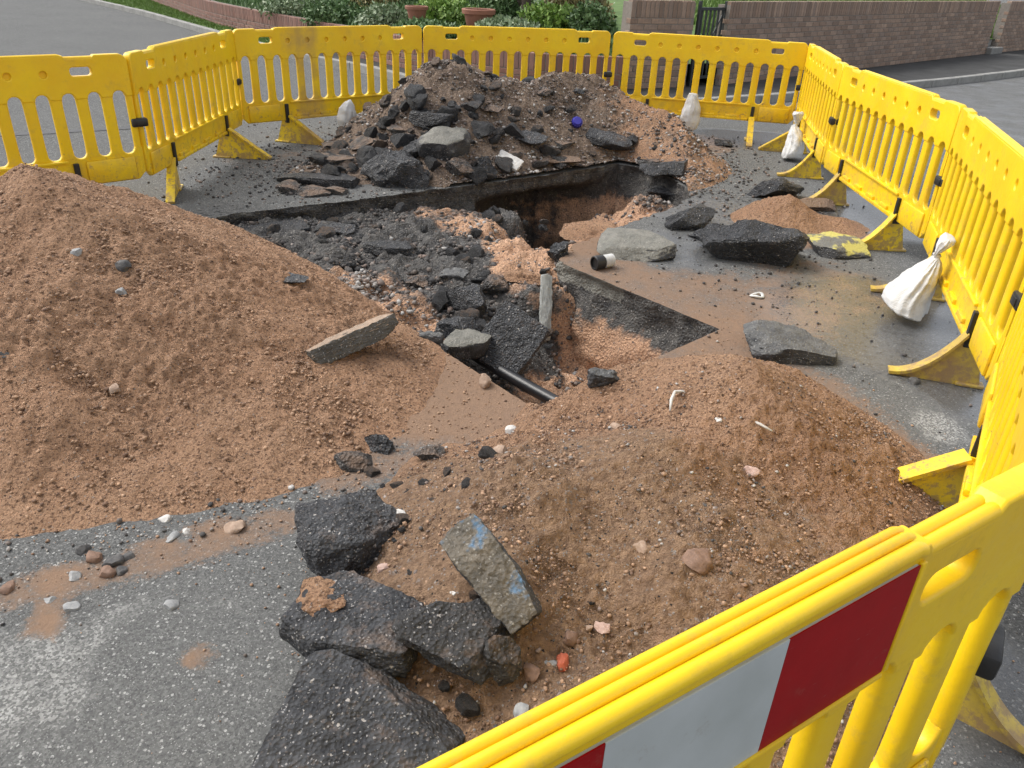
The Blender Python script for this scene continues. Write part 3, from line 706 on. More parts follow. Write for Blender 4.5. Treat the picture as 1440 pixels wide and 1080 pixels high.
def scatter_blades(name, P, h, mat, wid=0.012):
    n = len(P); a = RNG.uniform(0, 2 * math.pi, n); hh = h * RNG.uniform(.5, 1.2, n); ln = RNG.uniform(0, .5, n) * hh; la = RNG.uniform(0, 6.28, n)
    d = np.c_[np.cos(a), np.sin(a), np.zeros(n)] * wid
    V = np.stack([P - d, P + d, P + np.c_[np.cos(la) * ln, np.sin(la) * ln, hh]], 1).reshape(-1, 3)
    return make_mesh(name, V, np.arange(3 * n).reshape(-1, 3), mat)
# grass verge between the kerb and the left wall
sel = (KR[:, 0] < -4.2); vk = KR[sel]; vi = offset(KR, 0.13)[sel]; vo = offset(KR, 2.3)[sel]
sheet('grass_verge', vi, vo, 0.112, 0.116, M['turf'], kind='structure')
tt = RNG.uniform(0, len(vk) - 1.001, 45000); ii = tt.astype(int); fr = (tt - ii)[:, None]; s_ = RNG.uniform(0, 1, 45000)[:, None]
pv = (vi[ii] * (1 - fr) + vi[ii + 1] * fr) * (1 - s_) + (vo[ii] * (1 - fr) + vo[ii + 1] * fr) * s_
link('grass', scatter_blades('grass', np.c_[pv, np.full(len(pv), .11)], 0.05, M['grass'], 0.015), kind='stuff')
ga = RNG.uniform(0, 1, (40000, 2)); q0 = np.array(W_G1) + (np.array(W_E1) - np.array(W_G1)) * ga[:, :1]; ds = 0.4 + 10 * ga[:, 1:] ** 1.5
pg = q0 + back * ds; zg = np.interp(ds[:, 0] + 0.0, [0, 2, 7, 60], zsG)
link('grass', scatter_blades('lawn_grass', np.c_[pg, zg - .02], 0.16, M['grass'], 0.03), kind='stuff')

BRICK_ME = {}
def brick_unit(mk, hx, hz):
    key = (mk, hx, hz)
    if key not in BRICK_ME:
        mb = MB(); mb.box(-hx, hx, -0.052, 0.052, -hz, hz)
        bm = bmesh.new(); me = mb.mesh('brick', M[mk]); bm.from_mesh(me); bmesh.ops.bevel(bm, geom=bm.edges[:], offset=0.005, segments=1, affect='EDGES'); bm.to_mesh(me); bm.free()
        BRICK_ME[key] = me
    return BRICK_ME[key]
def brick_wall(line, z0, height, label, pal, limit, depth=0.215, group=None, coping=True, mat_s='', far_first=False):
    """stretcher courses with a soldier course on top; line runs left to right seen from the road"""
    P = np.array(line, float); S = np.r_[0, np.cumsum(np.linalg.norm(np.diff(P, axis=0), axis=1))]
    def pos(s):
        x = np.interp(s, S, P[:, 0]); y = np.interp(s, S, P[:, 1])
        e = 0.05; x1 = np.interp(min(s + e, S[-1]), S, P[:, 0]) - np.interp(max(s - e, 0), S, P[:, 0]); y1 = np.interp(min(s + e, S[-1]), S, P[:, 1]) - np.interp(max(s - e, 0), S, P[:, 1])
        return x, y, math.atan2(y1, x1)
    root = empty('brick_wall', (float(P[0][0]), float(P[0][1]), 0)); tag(root, label, 'brick wall', group)
    inv = (-float(P[0][0]), -float(P[0][1]))
    nc = int(round((height - (0.215 if coping else 0)) / 0.075)); items = []
    rr = random.Random(5)
    for c in range(nc):
        s = 0.1125 if c % 2 == 0 else 0.0
        while s < S[-1] + 0.02:
            a0 = max(s - 0.1075, 0.0); a1 = min(s + 0.1075, S[-1])
            if a1 - a0 > 0.05: items.append(((a0 + a1) / 2, z0 + 0.0375 + c * 0.075, round((a1 - a0) / 2, 3), 0.0325))
            s += 0.225
    if coping:
        s = 0.0375
        while s < S[-1]: items.append((s, z0 + nc * 0.075 + 0.112, 0.0325, 0.107)); s += 0.075
    # the bricks that show largest: nearest ones
    def dd(it): x, y, _ = pos(it[0]); return x * x + y * y
    items.sort(key=dd)
    for (s, z, hx, hz) in items[:limit]:
        x, y, a = pos(s); o = link('brick', brick_unit('brick_' + pal, hx, hz), root, (x + inv[0] - math.sin(a) * (0.052 + rr.uniform(-.003, .003)), y + inv[1] + math.cos(a) * 0.052 , z), (0, 0, a + rr.uniform(-.008, .008)))
    if len(items) > limit:
        mb = MB()
        for (s, z, hx, hz) in items[limit:]:
            x, y, a = pos(s); u = brick_unit('brick_' + pal, hx, hz); mt = Matrix.Translation((x + inv[0] - math.sin(a) * 0.052, y + inv[1] + math.cos(a) * 0.052, z)) @ Matrix.Rotation(a + rr.uniform(-.008, .008), 4, 'Z')
            mb.add([mt @ v.co for v in u.vertices], [tuple(p.vertices) for p in u.polygons])
        o = link('brick_courses', mb.mesh('brick_courses', M['bricks_' + pal]), root); o['kind'] = 'stuff'
    # mortar core, its face 7 mm behind the brick faces
    n = max(2, int(S[-1] / 0.2)); q = [pos(s) for s in np.linspace(0.004, S[-1] - 0.004, n)]
    V = []; F = []
    for (x, y, a) in q:
        for d in (0.007, depth):
            for z in (z0 - 0.1, z0 + height - 0.006): V.append((x + inv[0] - math.sin(a) * d, y + inv[1] + math.cos(a) * d, z))
    for k in range(n - 1):
        b = 4 * k; F += [(b, b + 4, b + 5, b + 1), (b + 1, b + 5, b + 7, b + 3), (b + 3, b + 7, b + 6, b + 2)]
    F += [(0, 1, 3, 2), (4 * n - 4, 4 * n - 2, 4 * n - 1, 4 * n - 3)]
    link('mortar', make_mesh('mortar', np.array(V), F, M['mortar']), root)
    return root
brick_wall(WALL_LEFT, 0.10, 0.44, 'low reddish brick garden wall curving round the planted corner behind the barriers', 'r', 300)
brick_wall([W_P0, W_P1], 0.10, 1.10, 'short brown brick wall between the planted bed and the dark gate', 'g', 300)
brick_wall([W_G1, W_R1], 0.10, 1.08, 'long brown brick wall running away to the right of the dark gate', 'g', 300)
brick_wall([W_S1, W_E1], 0.10, 1.08, 'far piece of brown brick wall beyond the concrete step', 'g', 120)
# gate
def gate():
    a = np.array(W_P1) + np.array([.06, .10]); b = np.array(W_G1) + np.array([-.03, .09]); L = float(np.linalg.norm(b - a)); ang = math.atan2(b[1] - a[1], b[0] - a[0])
    g = empty('garden_gate', (float(a[0]), float(a[1]), 0.1), (0, 0, ang)); tag(g, 'dark iron garden gate with upright bars in the brown brick wall', 'gate')
    mb = MB(); mb.box(0, .04, -.02, .02, .0, 1.12, .004); mb.box(L - .04, L, -.02, .02, .0, 1.12, .004); mb.box(.04, L - .04, -.018, .018, .10, .14, .003); mb.box(.04, L - .04, -.018, .018, 1.0, 1.04, .003)
    link('gate_frame', mb.mesh('gate_frame', M['iron']), g)
    br = MB(); br.box(-.012, .012, -.010, .010, .12, 1.02); bm_ = br.mesh('bar', M['iron'])
    for k in range(6): link('bar', bm_, g, (.04 + (L - .08) * (k + .5) / 6, 0, 0))
    d = MB(); d.tube([(.05, .0, .12), (L - .05, 0, 1.0)], .012, 6); link('brace', d.mesh('brace', M['iron']), g)
gate()
# step in the gap of the far wall
mb = MB(); 
sa = (np.array(W_R1) + np.array(W_S1)) / 2; sang = math.atan2(W_S1[1] - W_R1[1], W_S1[0] - W_R1[0])
mb.box(-.36, .36, -.12, .3, 0, .14, .01); mb.box(-.32, .32, .16, .7, .14, .30, .01); mb.box(-.32, .32, .42, 1.0, .30, .46, .01)
tag(link('garden_steps', mb.mesh('garden_steps', M['stepstone']), None, (sa[0], sa[1], .1), (0, 0, sang)), 'pale concrete steps in the gap at the far end of the brown wall', 'steps')

# plants in the corner bed
def shrub(x, y, z, rx, ry, rz, nleaf, leaf, mat, label, group=None, stem=True, name='shrub', up=0.0):
    root = empty(name, (x, y, z)); tag(root, label, 'shrub', group)
    n = nleaf; u = RNG.normal(size=(n, 3)); u /= np.linalg.norm(u, axis=1)[:, None]; r = RNG.uniform(.25, 1, n) ** .6
    lump = 1 + 0.35 * fbm3(u * 1.0 + x, 2.2, 3, 91)
    P = u * (r * lump)[:, None] * np.array([rx, ry, rz]); P[:, 2] = np.abs(P[:, 2] + rz * 0.75)
    keep = fbm3(P + np.array([x, y, 0]), 5.0 / max(rx, .3), 2, 95) > -0.30; P = P[keep]; n = len(P)
    a = RNG.normal(size=(n, 3)); a[:, 2] += up; a /= np.linalg.norm(a, axis=1)[:, None]; b = np.cross(a, RNG.normal(size=(n, 3))); b /= np.linalg.norm(b, axis=1)[:, None]
    s = leaf * RNG.uniform(.6, 1.3, n)[:, None]
    V = np.stack([P, P + a * s * .5 + b * s * .3, P + a * s, P + a * s * .5 - b * s * .3], 1).reshape(-1, 3)
    link('crown', make_mesh('crown', V, np.arange(4 * n).reshape(-1, 4), mat), root)
    if stem:
        sb = MB()
        for k in range(5):
            q = RNG.uniform(-.6, .6, 2) * (rx, ry); sb.tube([(0, 0, -.1), (q[0] * .5, q[1] * .5, rz * .5), (q[0], q[1], rz * 1.1)], [.02, .013, .006], 5)
        link('stem', sb.mesh('stem', M['wood']), root)
    return root
def gz(y): return 0.5
BUSH = [(425, 6, 16.5, .9, .35, 'leaf_pale', 'pale green shrub at the left end of the bed above the reddish wall'),
        (470, 20, 15.0, .55, .30, 'leaf_mid', 'mid green low plant spilling beside the pale shrub at the left of the bed'),
        (515, 5, 16.8, .8, .45, 'leaf_olive', 'olive brown shrub behind the left part of the bed'),
        (540, 28, 13.6, .42, .24, 'leaf_pale', 'grey green low plant left of the small terracotta pot'),
        (626, 16, 13.8, .50, .36, 'leaf_bright', 'bright green feathery plant between the two terracotta pots'),
        (600, 40, 12.4, .45, .10, 'leaf_mid', 'mid green ground plant in front of the small terracotta pot'),
        (650, -4, 16.5, 1.0, .55, 'leaf_mid', 'dark leafy bush behind the large terracotta pot'),
        (712, 38, 12.3, .40, .11, 'leaf_pale', 'grey green ground plant in front of the large terracotta pot'),
        (715, 6, 14.2, .42, .30, 'leaf_mid', 'mid green bush just left of the brown trunk'),
        (772, 24, 13.0, .42, .24, 'leaf_bright', 'bright yellow green plant just right of the brown trunk'),
        (812, 4, 13.8, .60, .45, 'leaf_olive', 'olive and yellow bush beside the end of the brick wall'),
        (828, 30, 12.7, .36, .24, 'leaf_mid', 'dark green plant low against the end of the brick wall'),
        (760, -8, 16.5, 1.1, .6, 'leaf_pale', 'large pale green bush at the back behind the brown trunk'),
        (570, -6, 17.5, 1.2, .6, 'leaf_mid', 'large mid green bush at the back left of the bed')]
for (px, py, dist, rx, rz, mk, lab) in BUSH:
    d = ray(px, py); t = dist / d[1]; x, y, z = d[0] * t, dist, CAM_H + d[2] * t
    zb = max(0.4, z - rz * 0.9)
    shrub(x, y, zb, rx, rx * .8, rz, int(2200 + 2200 * rx), .075, M[mk], lab, up=.5)
tr = MB(); d = ray(740, 22); t = 13.4 / d[1]; tx, ty = d[0] * t, 13.4
tr.tube([(0, 0, -.1), (.02, 0, .25), (-.02, .03, .6), (.05, .02, 1.0), (.12, .05, 1.5)], [.13, .10, .085, .07, .05], 10); tr.tube([(0, .02, .45), (-.25, .05, .9), (-.35, .1, 1.4)], [.06, .045, .03], 8)
tk = empty('garden_tree', (tx, ty, .45)); tag(tk, 'brown trunked small tree standing in the planted corner bed', 'tree'); link('trunk', tr.mesh('trunk', M['wood'], True), tk)
n = 1500; P = RNG.normal(size=(n, 3)) * (.5, .45, .28) + (.0, .1, 1.75); a = RNG.normal(size=(n, 3)); a /= np.linalg.norm(a, axis=1)[:, None]; b = np.cross(a, RNG.normal(size=(n, 3))); b /= np.linalg.norm(b, axis=1)[:, None]
V = np.stack([P, P + a * .05 + b * .03, P + a * .1, P + a * .05 - b * .03], 1).reshape(-1, 3); link('crown', make_mesh('crown', V, np.arange(4 * n).reshape(-1, 4), M['leaf_mid']), tk)
def pot(px, py, dist, r, label):
    d = ray(px, py); t = dist / d[1]; x, y, z = d[0] * t, dist, CAM_H + d[2] * t
    g = empty('plant_pot', (x, y, z - r * .6)); tag(g, label, 'plant pot')
    mb = MB(); mb.lathe([(0.0, 0.0), (r * .68, 0), (r * .72, .01), (r * .9, r * .85), (r * .8, r * .86), (r * .6, r * .4)], 20); link('body', mb.mesh('body', M['terracotta'], True, 40), g)
    mb = MB(); mb.lathe([(r * .82, r * .82), (r * 1.02, r * .82), (r * 1.05, r * 1.05), (r * 1.0, r * 1.1), (r * .86, r * 1.08), (r * .82, r * .82)], 20); link('rim', mb.mesh('rim', M['terracotta'], True, 40), g)
    mb = MB(); mb.lathe([(0, r * .97), (r * .85, r * .95)], 20); link('soil', mb.mesh('soil', M['bed']), g)
pot(586, 17, 13.0, .17, 'small terracotta flower pot among the plants at left')
pot(673, 25, 12.7, .24, 'large terracotta flower pot among the plants near the trunk')
nb = 16000; tt = RNG.uniform(0, len(gline) - 8, nb); ii = np.clip(tt.astype(int), 0, len(gline) - 2); fr = (tt - ii)[:, None]; ds = RNG.uniform(.05, 4.5, nb)
pb = gline[ii] * (1 - fr) + gline[ii + 1] * fr + back * ds[:, None]
link('ground_cover', scatter_blades('ground_cover', np.c_[pb, np.interp(ds, [0, 2, 7], zsG[:3]) - .02], .2, M['leaf_mid'], .05), kind='stuff')

# ------------------------------------------------------------------ heaps
def heap(name, fn, x0, x1, y0, y1, st, mat, fine, seed, attrs=None, rg=.006, **kw):
    gx = np.arange(x0, x1, st); gy = np.arange(y0, y1, st); X, Y = np.meshgrid(gx, gy)
    z = fn(X, Y); m = sstep(-0.02, 0.10, z) * (0.55 + 0.6 * sstep(-.3, .5, fbm2(X, Y, 2.3, 3, seed + 31)))
    z = z + m * fine * (0.85 * fbm2(X, Y, 7, 4, seed, .6) + 0.24 * fbm2(X, Y, 17, 4, seed + 9, .75) + 0.40 * fbm2(X, Y, 48, 2, seed + 17)) + m * rg * np.maximum(0, fbm2(X, Y, 42, 3, seed + 23, .7) - .1) + 0.006 * fbm2(X, Y, 12, 3, seed + 3)
    ins = in_poly(X, Y, HC)
    keep = (z > -0.03) & ~ins
    z = np.maximum(z, -0.03)
    idx = np.arange(X.size).reshape(X.shape); q = np.stack([idx[:-1, :-1], idx[:-1, 1:], idx[1:, 1:], idx[1:, :-1]], -1).reshape(-1, 4)
    q = q[keep.ravel()[q].any(1) & ~ins.ravel()[q].any(1)]; used = np.unique(q); mp = np.full(X.size, -1); mp[used] = np.arange(len(used))
    xx, yy, zz = X.ravel()[used], Y.ravel()[used], z.ravel()[used]
    at_ = {'soil': attrs(xx, yy)} if attrs else None
    return link(name, make_mesh(name, np.c_[xx, yy, zz], mp[q], mat, True, at_))
tag(heap('sand_heap', h_left, -3.5, 0.3, 1.6, 5.4, .0075, M['sand'], .020, 101), 'large heap of damp orange brown sand left of the trench', 'sand heap')
fsoil = lambda x, y: np.clip(0.46 - 0.6 * sstep(1.9, 2.6, y + .25 * x) + 0.22 * sstep(0.9, 0.2, x) + .10, 0, 1)
tag(heap('soil_heap', h_front, -1.2, 2.0, 0.55, 3.8, .0072, M['soil'], .020, 131, fsoil), 'heap of brown sand and stony soil beside the nearest barrier', 'soil heap')
bsoil = lambda x, y: np.clip(0.95 - 0.6 * sstep(0.2, 1.3, x), 0, 1)
tag(heap('rubble_heap', h_back, -3.0, 2.8, 5.6, 9.4, .013, M['rubble'], .034, 161, bsoil), 'broad heap of dug out soil and asphalt rubble at the far side of the hole', 'rubble heap')
tag(heap('sand_heap', h_small, 1.4, 3.2, 4.6, 6.6, .010, M['sand'], .014, 191), 'small cone of orange sand between the black lumps on the right', 'sand heap')

# ------------------------------------------------------------------ stones and lumps
def ico(sub):
    bm = bmesh.new(); bmesh.ops.create_icosphere(bm, subdivisions=sub, radius=1.0); bm.verts.index_update()
    V = np.array([v.co[:] for v in bm.verts]); F = np.array([[v.index for v in f.verts] for f in bm.faces]); bm.free(); return V, F
ICO = {k: ico(k) for k in (1, 2, 3, 4, 5)}
def rock(seed, dims, cuts=9, depth=(0.55, 0.9), rough=0.10, sub=4, flat=None, planes=None, mat=None, name='lump', fine=1.0, boxy=0.45):
    """broken lump: a ball cut by random planes, then roughened"""
    rr = np.random.default_rng(seed); V, F = ICO[sub]; V = V.copy()
    V = V * (1 / np.max(np.abs(V), axis=1) ** boxy)[:, None]
    PL = []
    for k in range(cuts):
        nn = rr.normal(size=3); nn /= np.linalg.norm(nn); PL.append((nn, rr.uniform(*depth)))
    if flat: PL += [(np.array([0, 0, 1.]), flat), (np.array([0, 0, -1.]), flat)]
    if planes: PL += [(np.array(p[:3]) / np.linalg.norm(p[:3]), p[3]) for p in planes]
    for nn, d in PL:
        t = V @ nn - d; V = V - np.outer(np.maximum(t, 0), nn)
    mx = np.abs(V).max(0); V = V / mx
    dims = np.array(dims, float) / 2
    nr = V / np.linalg.norm(V, axis=1)[:, None]
    P = V * dims; sc = 1.0 / max(dims)
    P = P + nr * (min(dims) * rough * (fbm3(P * sc + seed * 1.7, 2.6, 5, seed, .62)) + fine * 0.004 * fbm3(P + seed, 90, 2, seed + 5))[:, None]
    return make_mesh(name, P, F, mat, True, None, 42)
def lump(px, py, wpx, hpx, label, mat='lump', name='asphalt_lump', cat='asphalt lump', seed=1, d=0.8, rz=0.0, rx=0.0, ry=0.0, flat=None, rough=0.16, up=0.30, cuts=13, planes=None, group=None, sub=4, zt=None, hz=None, xy=None):
    """a lump seen about wpx by hpx pixels round (px, py), resting on whatever is under it"""
    x, y, z, t = hit(px, py + hpx * 0.30)
    if xy: x, y = xy
    k = t / CAM_F; W = wpx * k; D = W * d; H = hz if hz else max(0.03, (hpx * k - D * 0.42) / 0.86, (.22 if flat else .45) * hpx * k)
    o = link(name, rock(seed, (W, D, H), cuts, (0.5, 0.85) if not flat else (0.75, 1.1), rough, sub, None if flat else flat, planes, M[mat], name, 1.0, .85 if flat else .45), None, (x, y + D * 0.10, (z if zt is None else zt) + H * up), (rx, ry, rz))
    tag(o, label, cat, group); return o
lump(500, 725, 165, 170, 'rounded black asphalt lump with white flecks left of the soil heap', 'lump_front', seed=3, d=.95, rz=.4, rough=.10, hz=.20, sub=5)
lump(495, 868, 205, 150, 'wide black asphalt slab with sand spilled on it, left of the speckled lump', 'lump_front', seed=5, d=.72, rz=-.15, flat=.8, hz=.17, rough=.10, sub=5)
lump(518, 1035, 262, 190, 'biggest black asphalt slab at the bottom edge in front of the other lumps', 'lump_front', seed=8, d=.75, rz=-.25, rx=.25, flat=.7, rough=.09, sub=5, up=.35)
lump(645, 885, 180, 150, 'dark brown speckled asphalt lump under the blue marked slab', 'lump_mid', seed=9, d=.8, rz=.3, hz=.15, rough=.11, sub=5)
lump(708, 925, 60, 95, 'small upright grey asphalt piece below the blue marked slab', 'lump_dusty', seed=14, d=.7, rz=.2, rough=.15)
lump(452, 853, 66, 26, 'patch of orange sand spilled on the wide black slab', 'sand', 'sand_clod', 'sand clod', seed=215, d=1.1, rough=.35, zt=.185, xy=at(452, 850, .19), hz=.04)
lump(535, 620, 50, 42, 'dark asphalt lump on the sand between the two heaps', 'lump', seed=15, d=.8)
lump(497, 642, 58, 42, 'flat dark asphalt piece at the edge of the bare road between the two heaps', 'lump_dusty', seed=16, d=.8)
lump(608, 634, 52, 34, 'small dark clod half sunk near the left shoulder of the front heap', 'lump_dusty', seed=17, d=.8, up=.1)
lump(1105, 478, 142, 66, 'black asphalt slab lying on top of the front heap', 'slab_dark', seed=119, d=.7, rz=-.30, rx=.10, ry=.12, hz=.12, flat=.75, rough=.13, sub=5)
lump(898, 340, 112, 62, 'grey faced asphalt slab lying beside the pipe offcut', 'slab_grey', seed=23, d=.8, rz=-.25, rx=.22, hz=.12, flat=.6, rough=.10, sub=5)
lump(1058, 338, 156, 96, 'largest jagged black asphalt lump on the road right of the hole', 'lump_black', seed=27, d=.62, rz=-.1, hz=.31, rough=.17, sub=5, cuts=8)
lump(1175, 342, 84, 50, 'black lump with yellow road paint on its face', 'slab_yellow', seed=28, d=.75, rz=.2, rx=.15, hz=.12, flat=.6, rough=.12)
lump(1089, 263, 88, 50, 'black lump behind the small sand cone', 'lump_black', seed=31, d=.7, rz=.3, hz=.22, rough=.2)
lump(970, 303, 80, 52, 'black asphalt lump tilted on the right rim of the hole', 'lump_black', seed=33, d=.7, rz=.2, hz=.17, rough=.2)
lump(1152, 285, 58, 32, 'dark earth clod beside the small sand cone', 'clod', seed=34, d=.8, rough=.2)
lump(942, 232, 84, 44, 'dark asphalt lump at the right foot of the rubble heap', 'lump', seed=37, d=.7, rough=.2)
lump(917, 228, 44, 32, 'grey lump at the right foot of the rubble heap', 'lump_dusty', seed=38, d=.8, rough=.2)
lump(938, 265, 70, 40, 'grey black lump overhanging the right end of the hole', 'lump', seed=39, d=.8, rough=.2)
lump(1000, 330, 60, 26, 'thin black crumbled piece between the grey slab and the largest lump', 'lump_black', seed=40, d=.9, rough=.2)
lump(786, 355, 34, 40, 'dark lump on the corner of the cut above the trench', 'lump_black', seed=41, d=.8)
lump(1018, 199, 26, 22, 'lone small black stone beyond the rubble heap', 'lump_black', seed=42, d=.9)
# in the trench
lump(822, 322, 110, 52, 'crumbly orange sand clod on the near rim of the dark cavity', 'sand', 'sand_clod', 'sand clod', seed=43, d=.8, rough=.3, sub=5)
lump(735, 385, 90, 34, 'low orange sand clod between the cavity and the trench', 'sand', 'sand_clod', 'sand clod', seed=143, d=.8, rough=.3, sub=5)
lump(660, 420, 78, 50, 'black slab lying askew on the trench rubble', 'lump', seed=44, d=.42, rz=-.75, rx=.2, flat=.7, rough=.13)
lump(690, 400, 56, 54, 'rounded brownish lump at the head of the trench', 'lump_dusty', seed=45, d=.9, rough=.2)
lump(648, 463, 74, 50, 'dark bluish lump above the grey slab in the trench', 'lump', seed=46, d=.6, rz=.4, rough=.16)
lump(658, 478, 84, 46, 'grey faced slab at the end of the black pipe', 'slab_grey', seed=47, d=.6, rz=.45, rx=.15, flat=.5, rough=.10)
lump(606, 472, 34, 24, 'small dark slab against the left side of the trench', 'slab_dark', seed=48, d=.7, flat=.6)
lump(640, 382, 44, 24, 'thin grey slab at the top of the trench rubble', 'slab_dark', seed=49, d=.8, flat=.6)
lump(848, 530, 46, 36, 'dark square edged slab on the sandy trench floor', 'slab_dark', seed=50, d=.6, rz=.6, rx=.3, flat=.6)
lump(545, 345, 70, 30, 'flat black asphalt sheet in the shallow left part of the hole', 'lump_black', seed=51, d=.6, rz=.1, flat=.5)
lump(470, 318, 60, 26, 'flat dark piece under the far cut edge at left', 'lump', seed=52, d=.6, flat=.6)
lump(385, 318, 96, 28, 'long low black slab at the left tip of the hole', 'lump_black', seed=53, d=.5, rz=.5, flat=.6)
lump(590, 395, 40, 28, 'dark grey lump on the brown left bank of the trench', 'lump_dusty', seed=54, d=.8)
lump(390, 386, 84, 22, 'dark slab almost buried in the right flank of the big sand heap', 'lump', seed=55, d=.5, flat=.7, up=.0)
# back heap
lump(447, 246, 118, 34, 'long black slab lying flat at the left foot of the rubble heap', 'lump_black', seed=60, d=.45, flat=.7, rough=.12)
lump(437, 266, 56, 28, 'smooth rounded grey lump in front of the long black slab', 'lump_dusty', seed=61, d=.8, rough=.1)
lump(404, 262, 34, 30, 'leftmost grey lump in front of the long black slab', 'lump_dusty', seed=62, d=.8, rough=.1)
lump(473, 265, 40, 24, 'rightmost small lump in front of the long black slab', 'lump_dusty', seed=63, d=.8, rough=.1)
lump(556, 236, 104, 76, 'largest dark bluish boulder of asphalt at the front of the rubble heap', 'lump', seed=64, d=.6, rough=.2, sub=5)
lump(626, 203, 76, 52, 'pale grey slab leaning in the middle of the rubble heap', 'slab_grey', seed=65, d=.6, rz=.3, rx=.5, flat=.45, rough=.12)
lump(608, 165, 66, 34, 'black slab sticking out near the top of the rubble heap', 'lump_black', seed=66, d=.6, flat=.7, rough=.1)
lump(646, 236, 50, 40, 'grey rock below the pale slab in the rubble heap', 'lump_dusty', seed=67, d=.7)
lump(680, 234, 38, 40, 'dark grey rock left of the white flake in the rubble heap', 'lump', seed=68, d=.7)
lump(845, 188, 90, 40, 'long dark slab beside the blue cap on the rubble heap', 'lump', seed=69, d=.5, rz=-.35, flat=.6, up=.15)
lump(766, 126, 36, 22, 'grey rock on the crest of the rubble heap', 'lump_dusty', seed=70, d=.8)
lump(812, 126, 22, 14, 'small dark flake on the right crest of the rubble heap', 'lump', seed=71, d=.8)
lump(700, 102, 30, 24, 'reddish brown clod standing on top of the rubble heap', 'clod', seed=72, d=.8)
lump(520, 196, 56, 32, 'dusty grey lump on the left slope of the rubble heap', 'lump_dusty', seed=73, d=.8)
lump(468, 220, 60, 26, 'dusty grey slab behind the long black slab', 'lump_dusty', seed=74, d=.7, flat=.7)
lump(740, 190, 64, 34, 'dark lump near the middle right of the rubble heap', 'lump', seed=75, d=.7)
lump(775, 222, 84, 22, 'long brown clod lying above the far cut edge', 'clod', seed=76, d=.4, flat=.8)
lump(790, 200, 40, 24, 'dusty rock between the blue cap and the long brown clod', 'lump_dusty', seed=77, d=.8)
lump(725, 215, 30, 20, 'small grey rock behind the white flake', 'lump_dusty', seed=78, d=.8)
lump(590, 205, 46, 40, 'dark rock to the left of the pale grey slab', 'lump', seed=79, d=.8)
lump(470, 200, 44, 24, 'small rough lump at the left edge of the rubble heap', 'lump_dusty', seed=80, d=.8)
lump(560, 180, 44, 26, 'dusty lump left of the black slab near the heap top', 'lump_dusty', seed=81, d=.8)
lump(690, 150, 40, 22, 'grey lump below the brown clod on the rubble heap', 'lump_dusty', seed=82, d=.8)
# thin flat pieces with their own poses
def slab(name, label, cat, mat, px, py, z_up, dims, rot, seed, rough=.06, zabs=None, pl=None, cuts=6, boxy=.93):
    x, y, z, t = hit(px, py); o = link(name, rock(seed, dims, cuts, (.92, 1.2), rough, 5, None, pl, M[mat], name, 1.0, boxy), None, (x, y, z + z_up if zabs is None else zabs), rot)
    return tag(o, label, cat)
slab('asphalt_slab', 'flat slab with blue paint marks leaning on the front heap', 'asphalt slab', 'slab_blue', 692, 838, .075, (.115, .29, .07), (R(34), R(-32), R(30)), 90)
slab('asphalt_slab', 'long grey slab jutting out of the big sand heap', 'asphalt slab', 'slab_sandy', 494, 494, .05, (.43, .15, .085), (R(-24), R(-8), R(43)), 91, .035, None, None, 2, .985)
slab('asphalt_slab', 'broad grey black slab leaning up inside the trench', 'asphalt slab', 'lump', 716, 486, .02, (.30, .36, .09), (R(42), R(22), R(-25)), 92, .16)
slab('concrete_strip', 'narrow pale concrete strip leaning in the trench', 'concrete strip', 'pale', 766, 456, .11, (.07, .40, .035), (R(58), R(6), R(10)), 93, .05)
slab('stone_flake', 'thin white stone flake at the foot of the rubble heap', 'stone flake', 'st_white', 715, 231, .03, (.24, .13, .035), (R(25), R(18), R(-25)), 94)

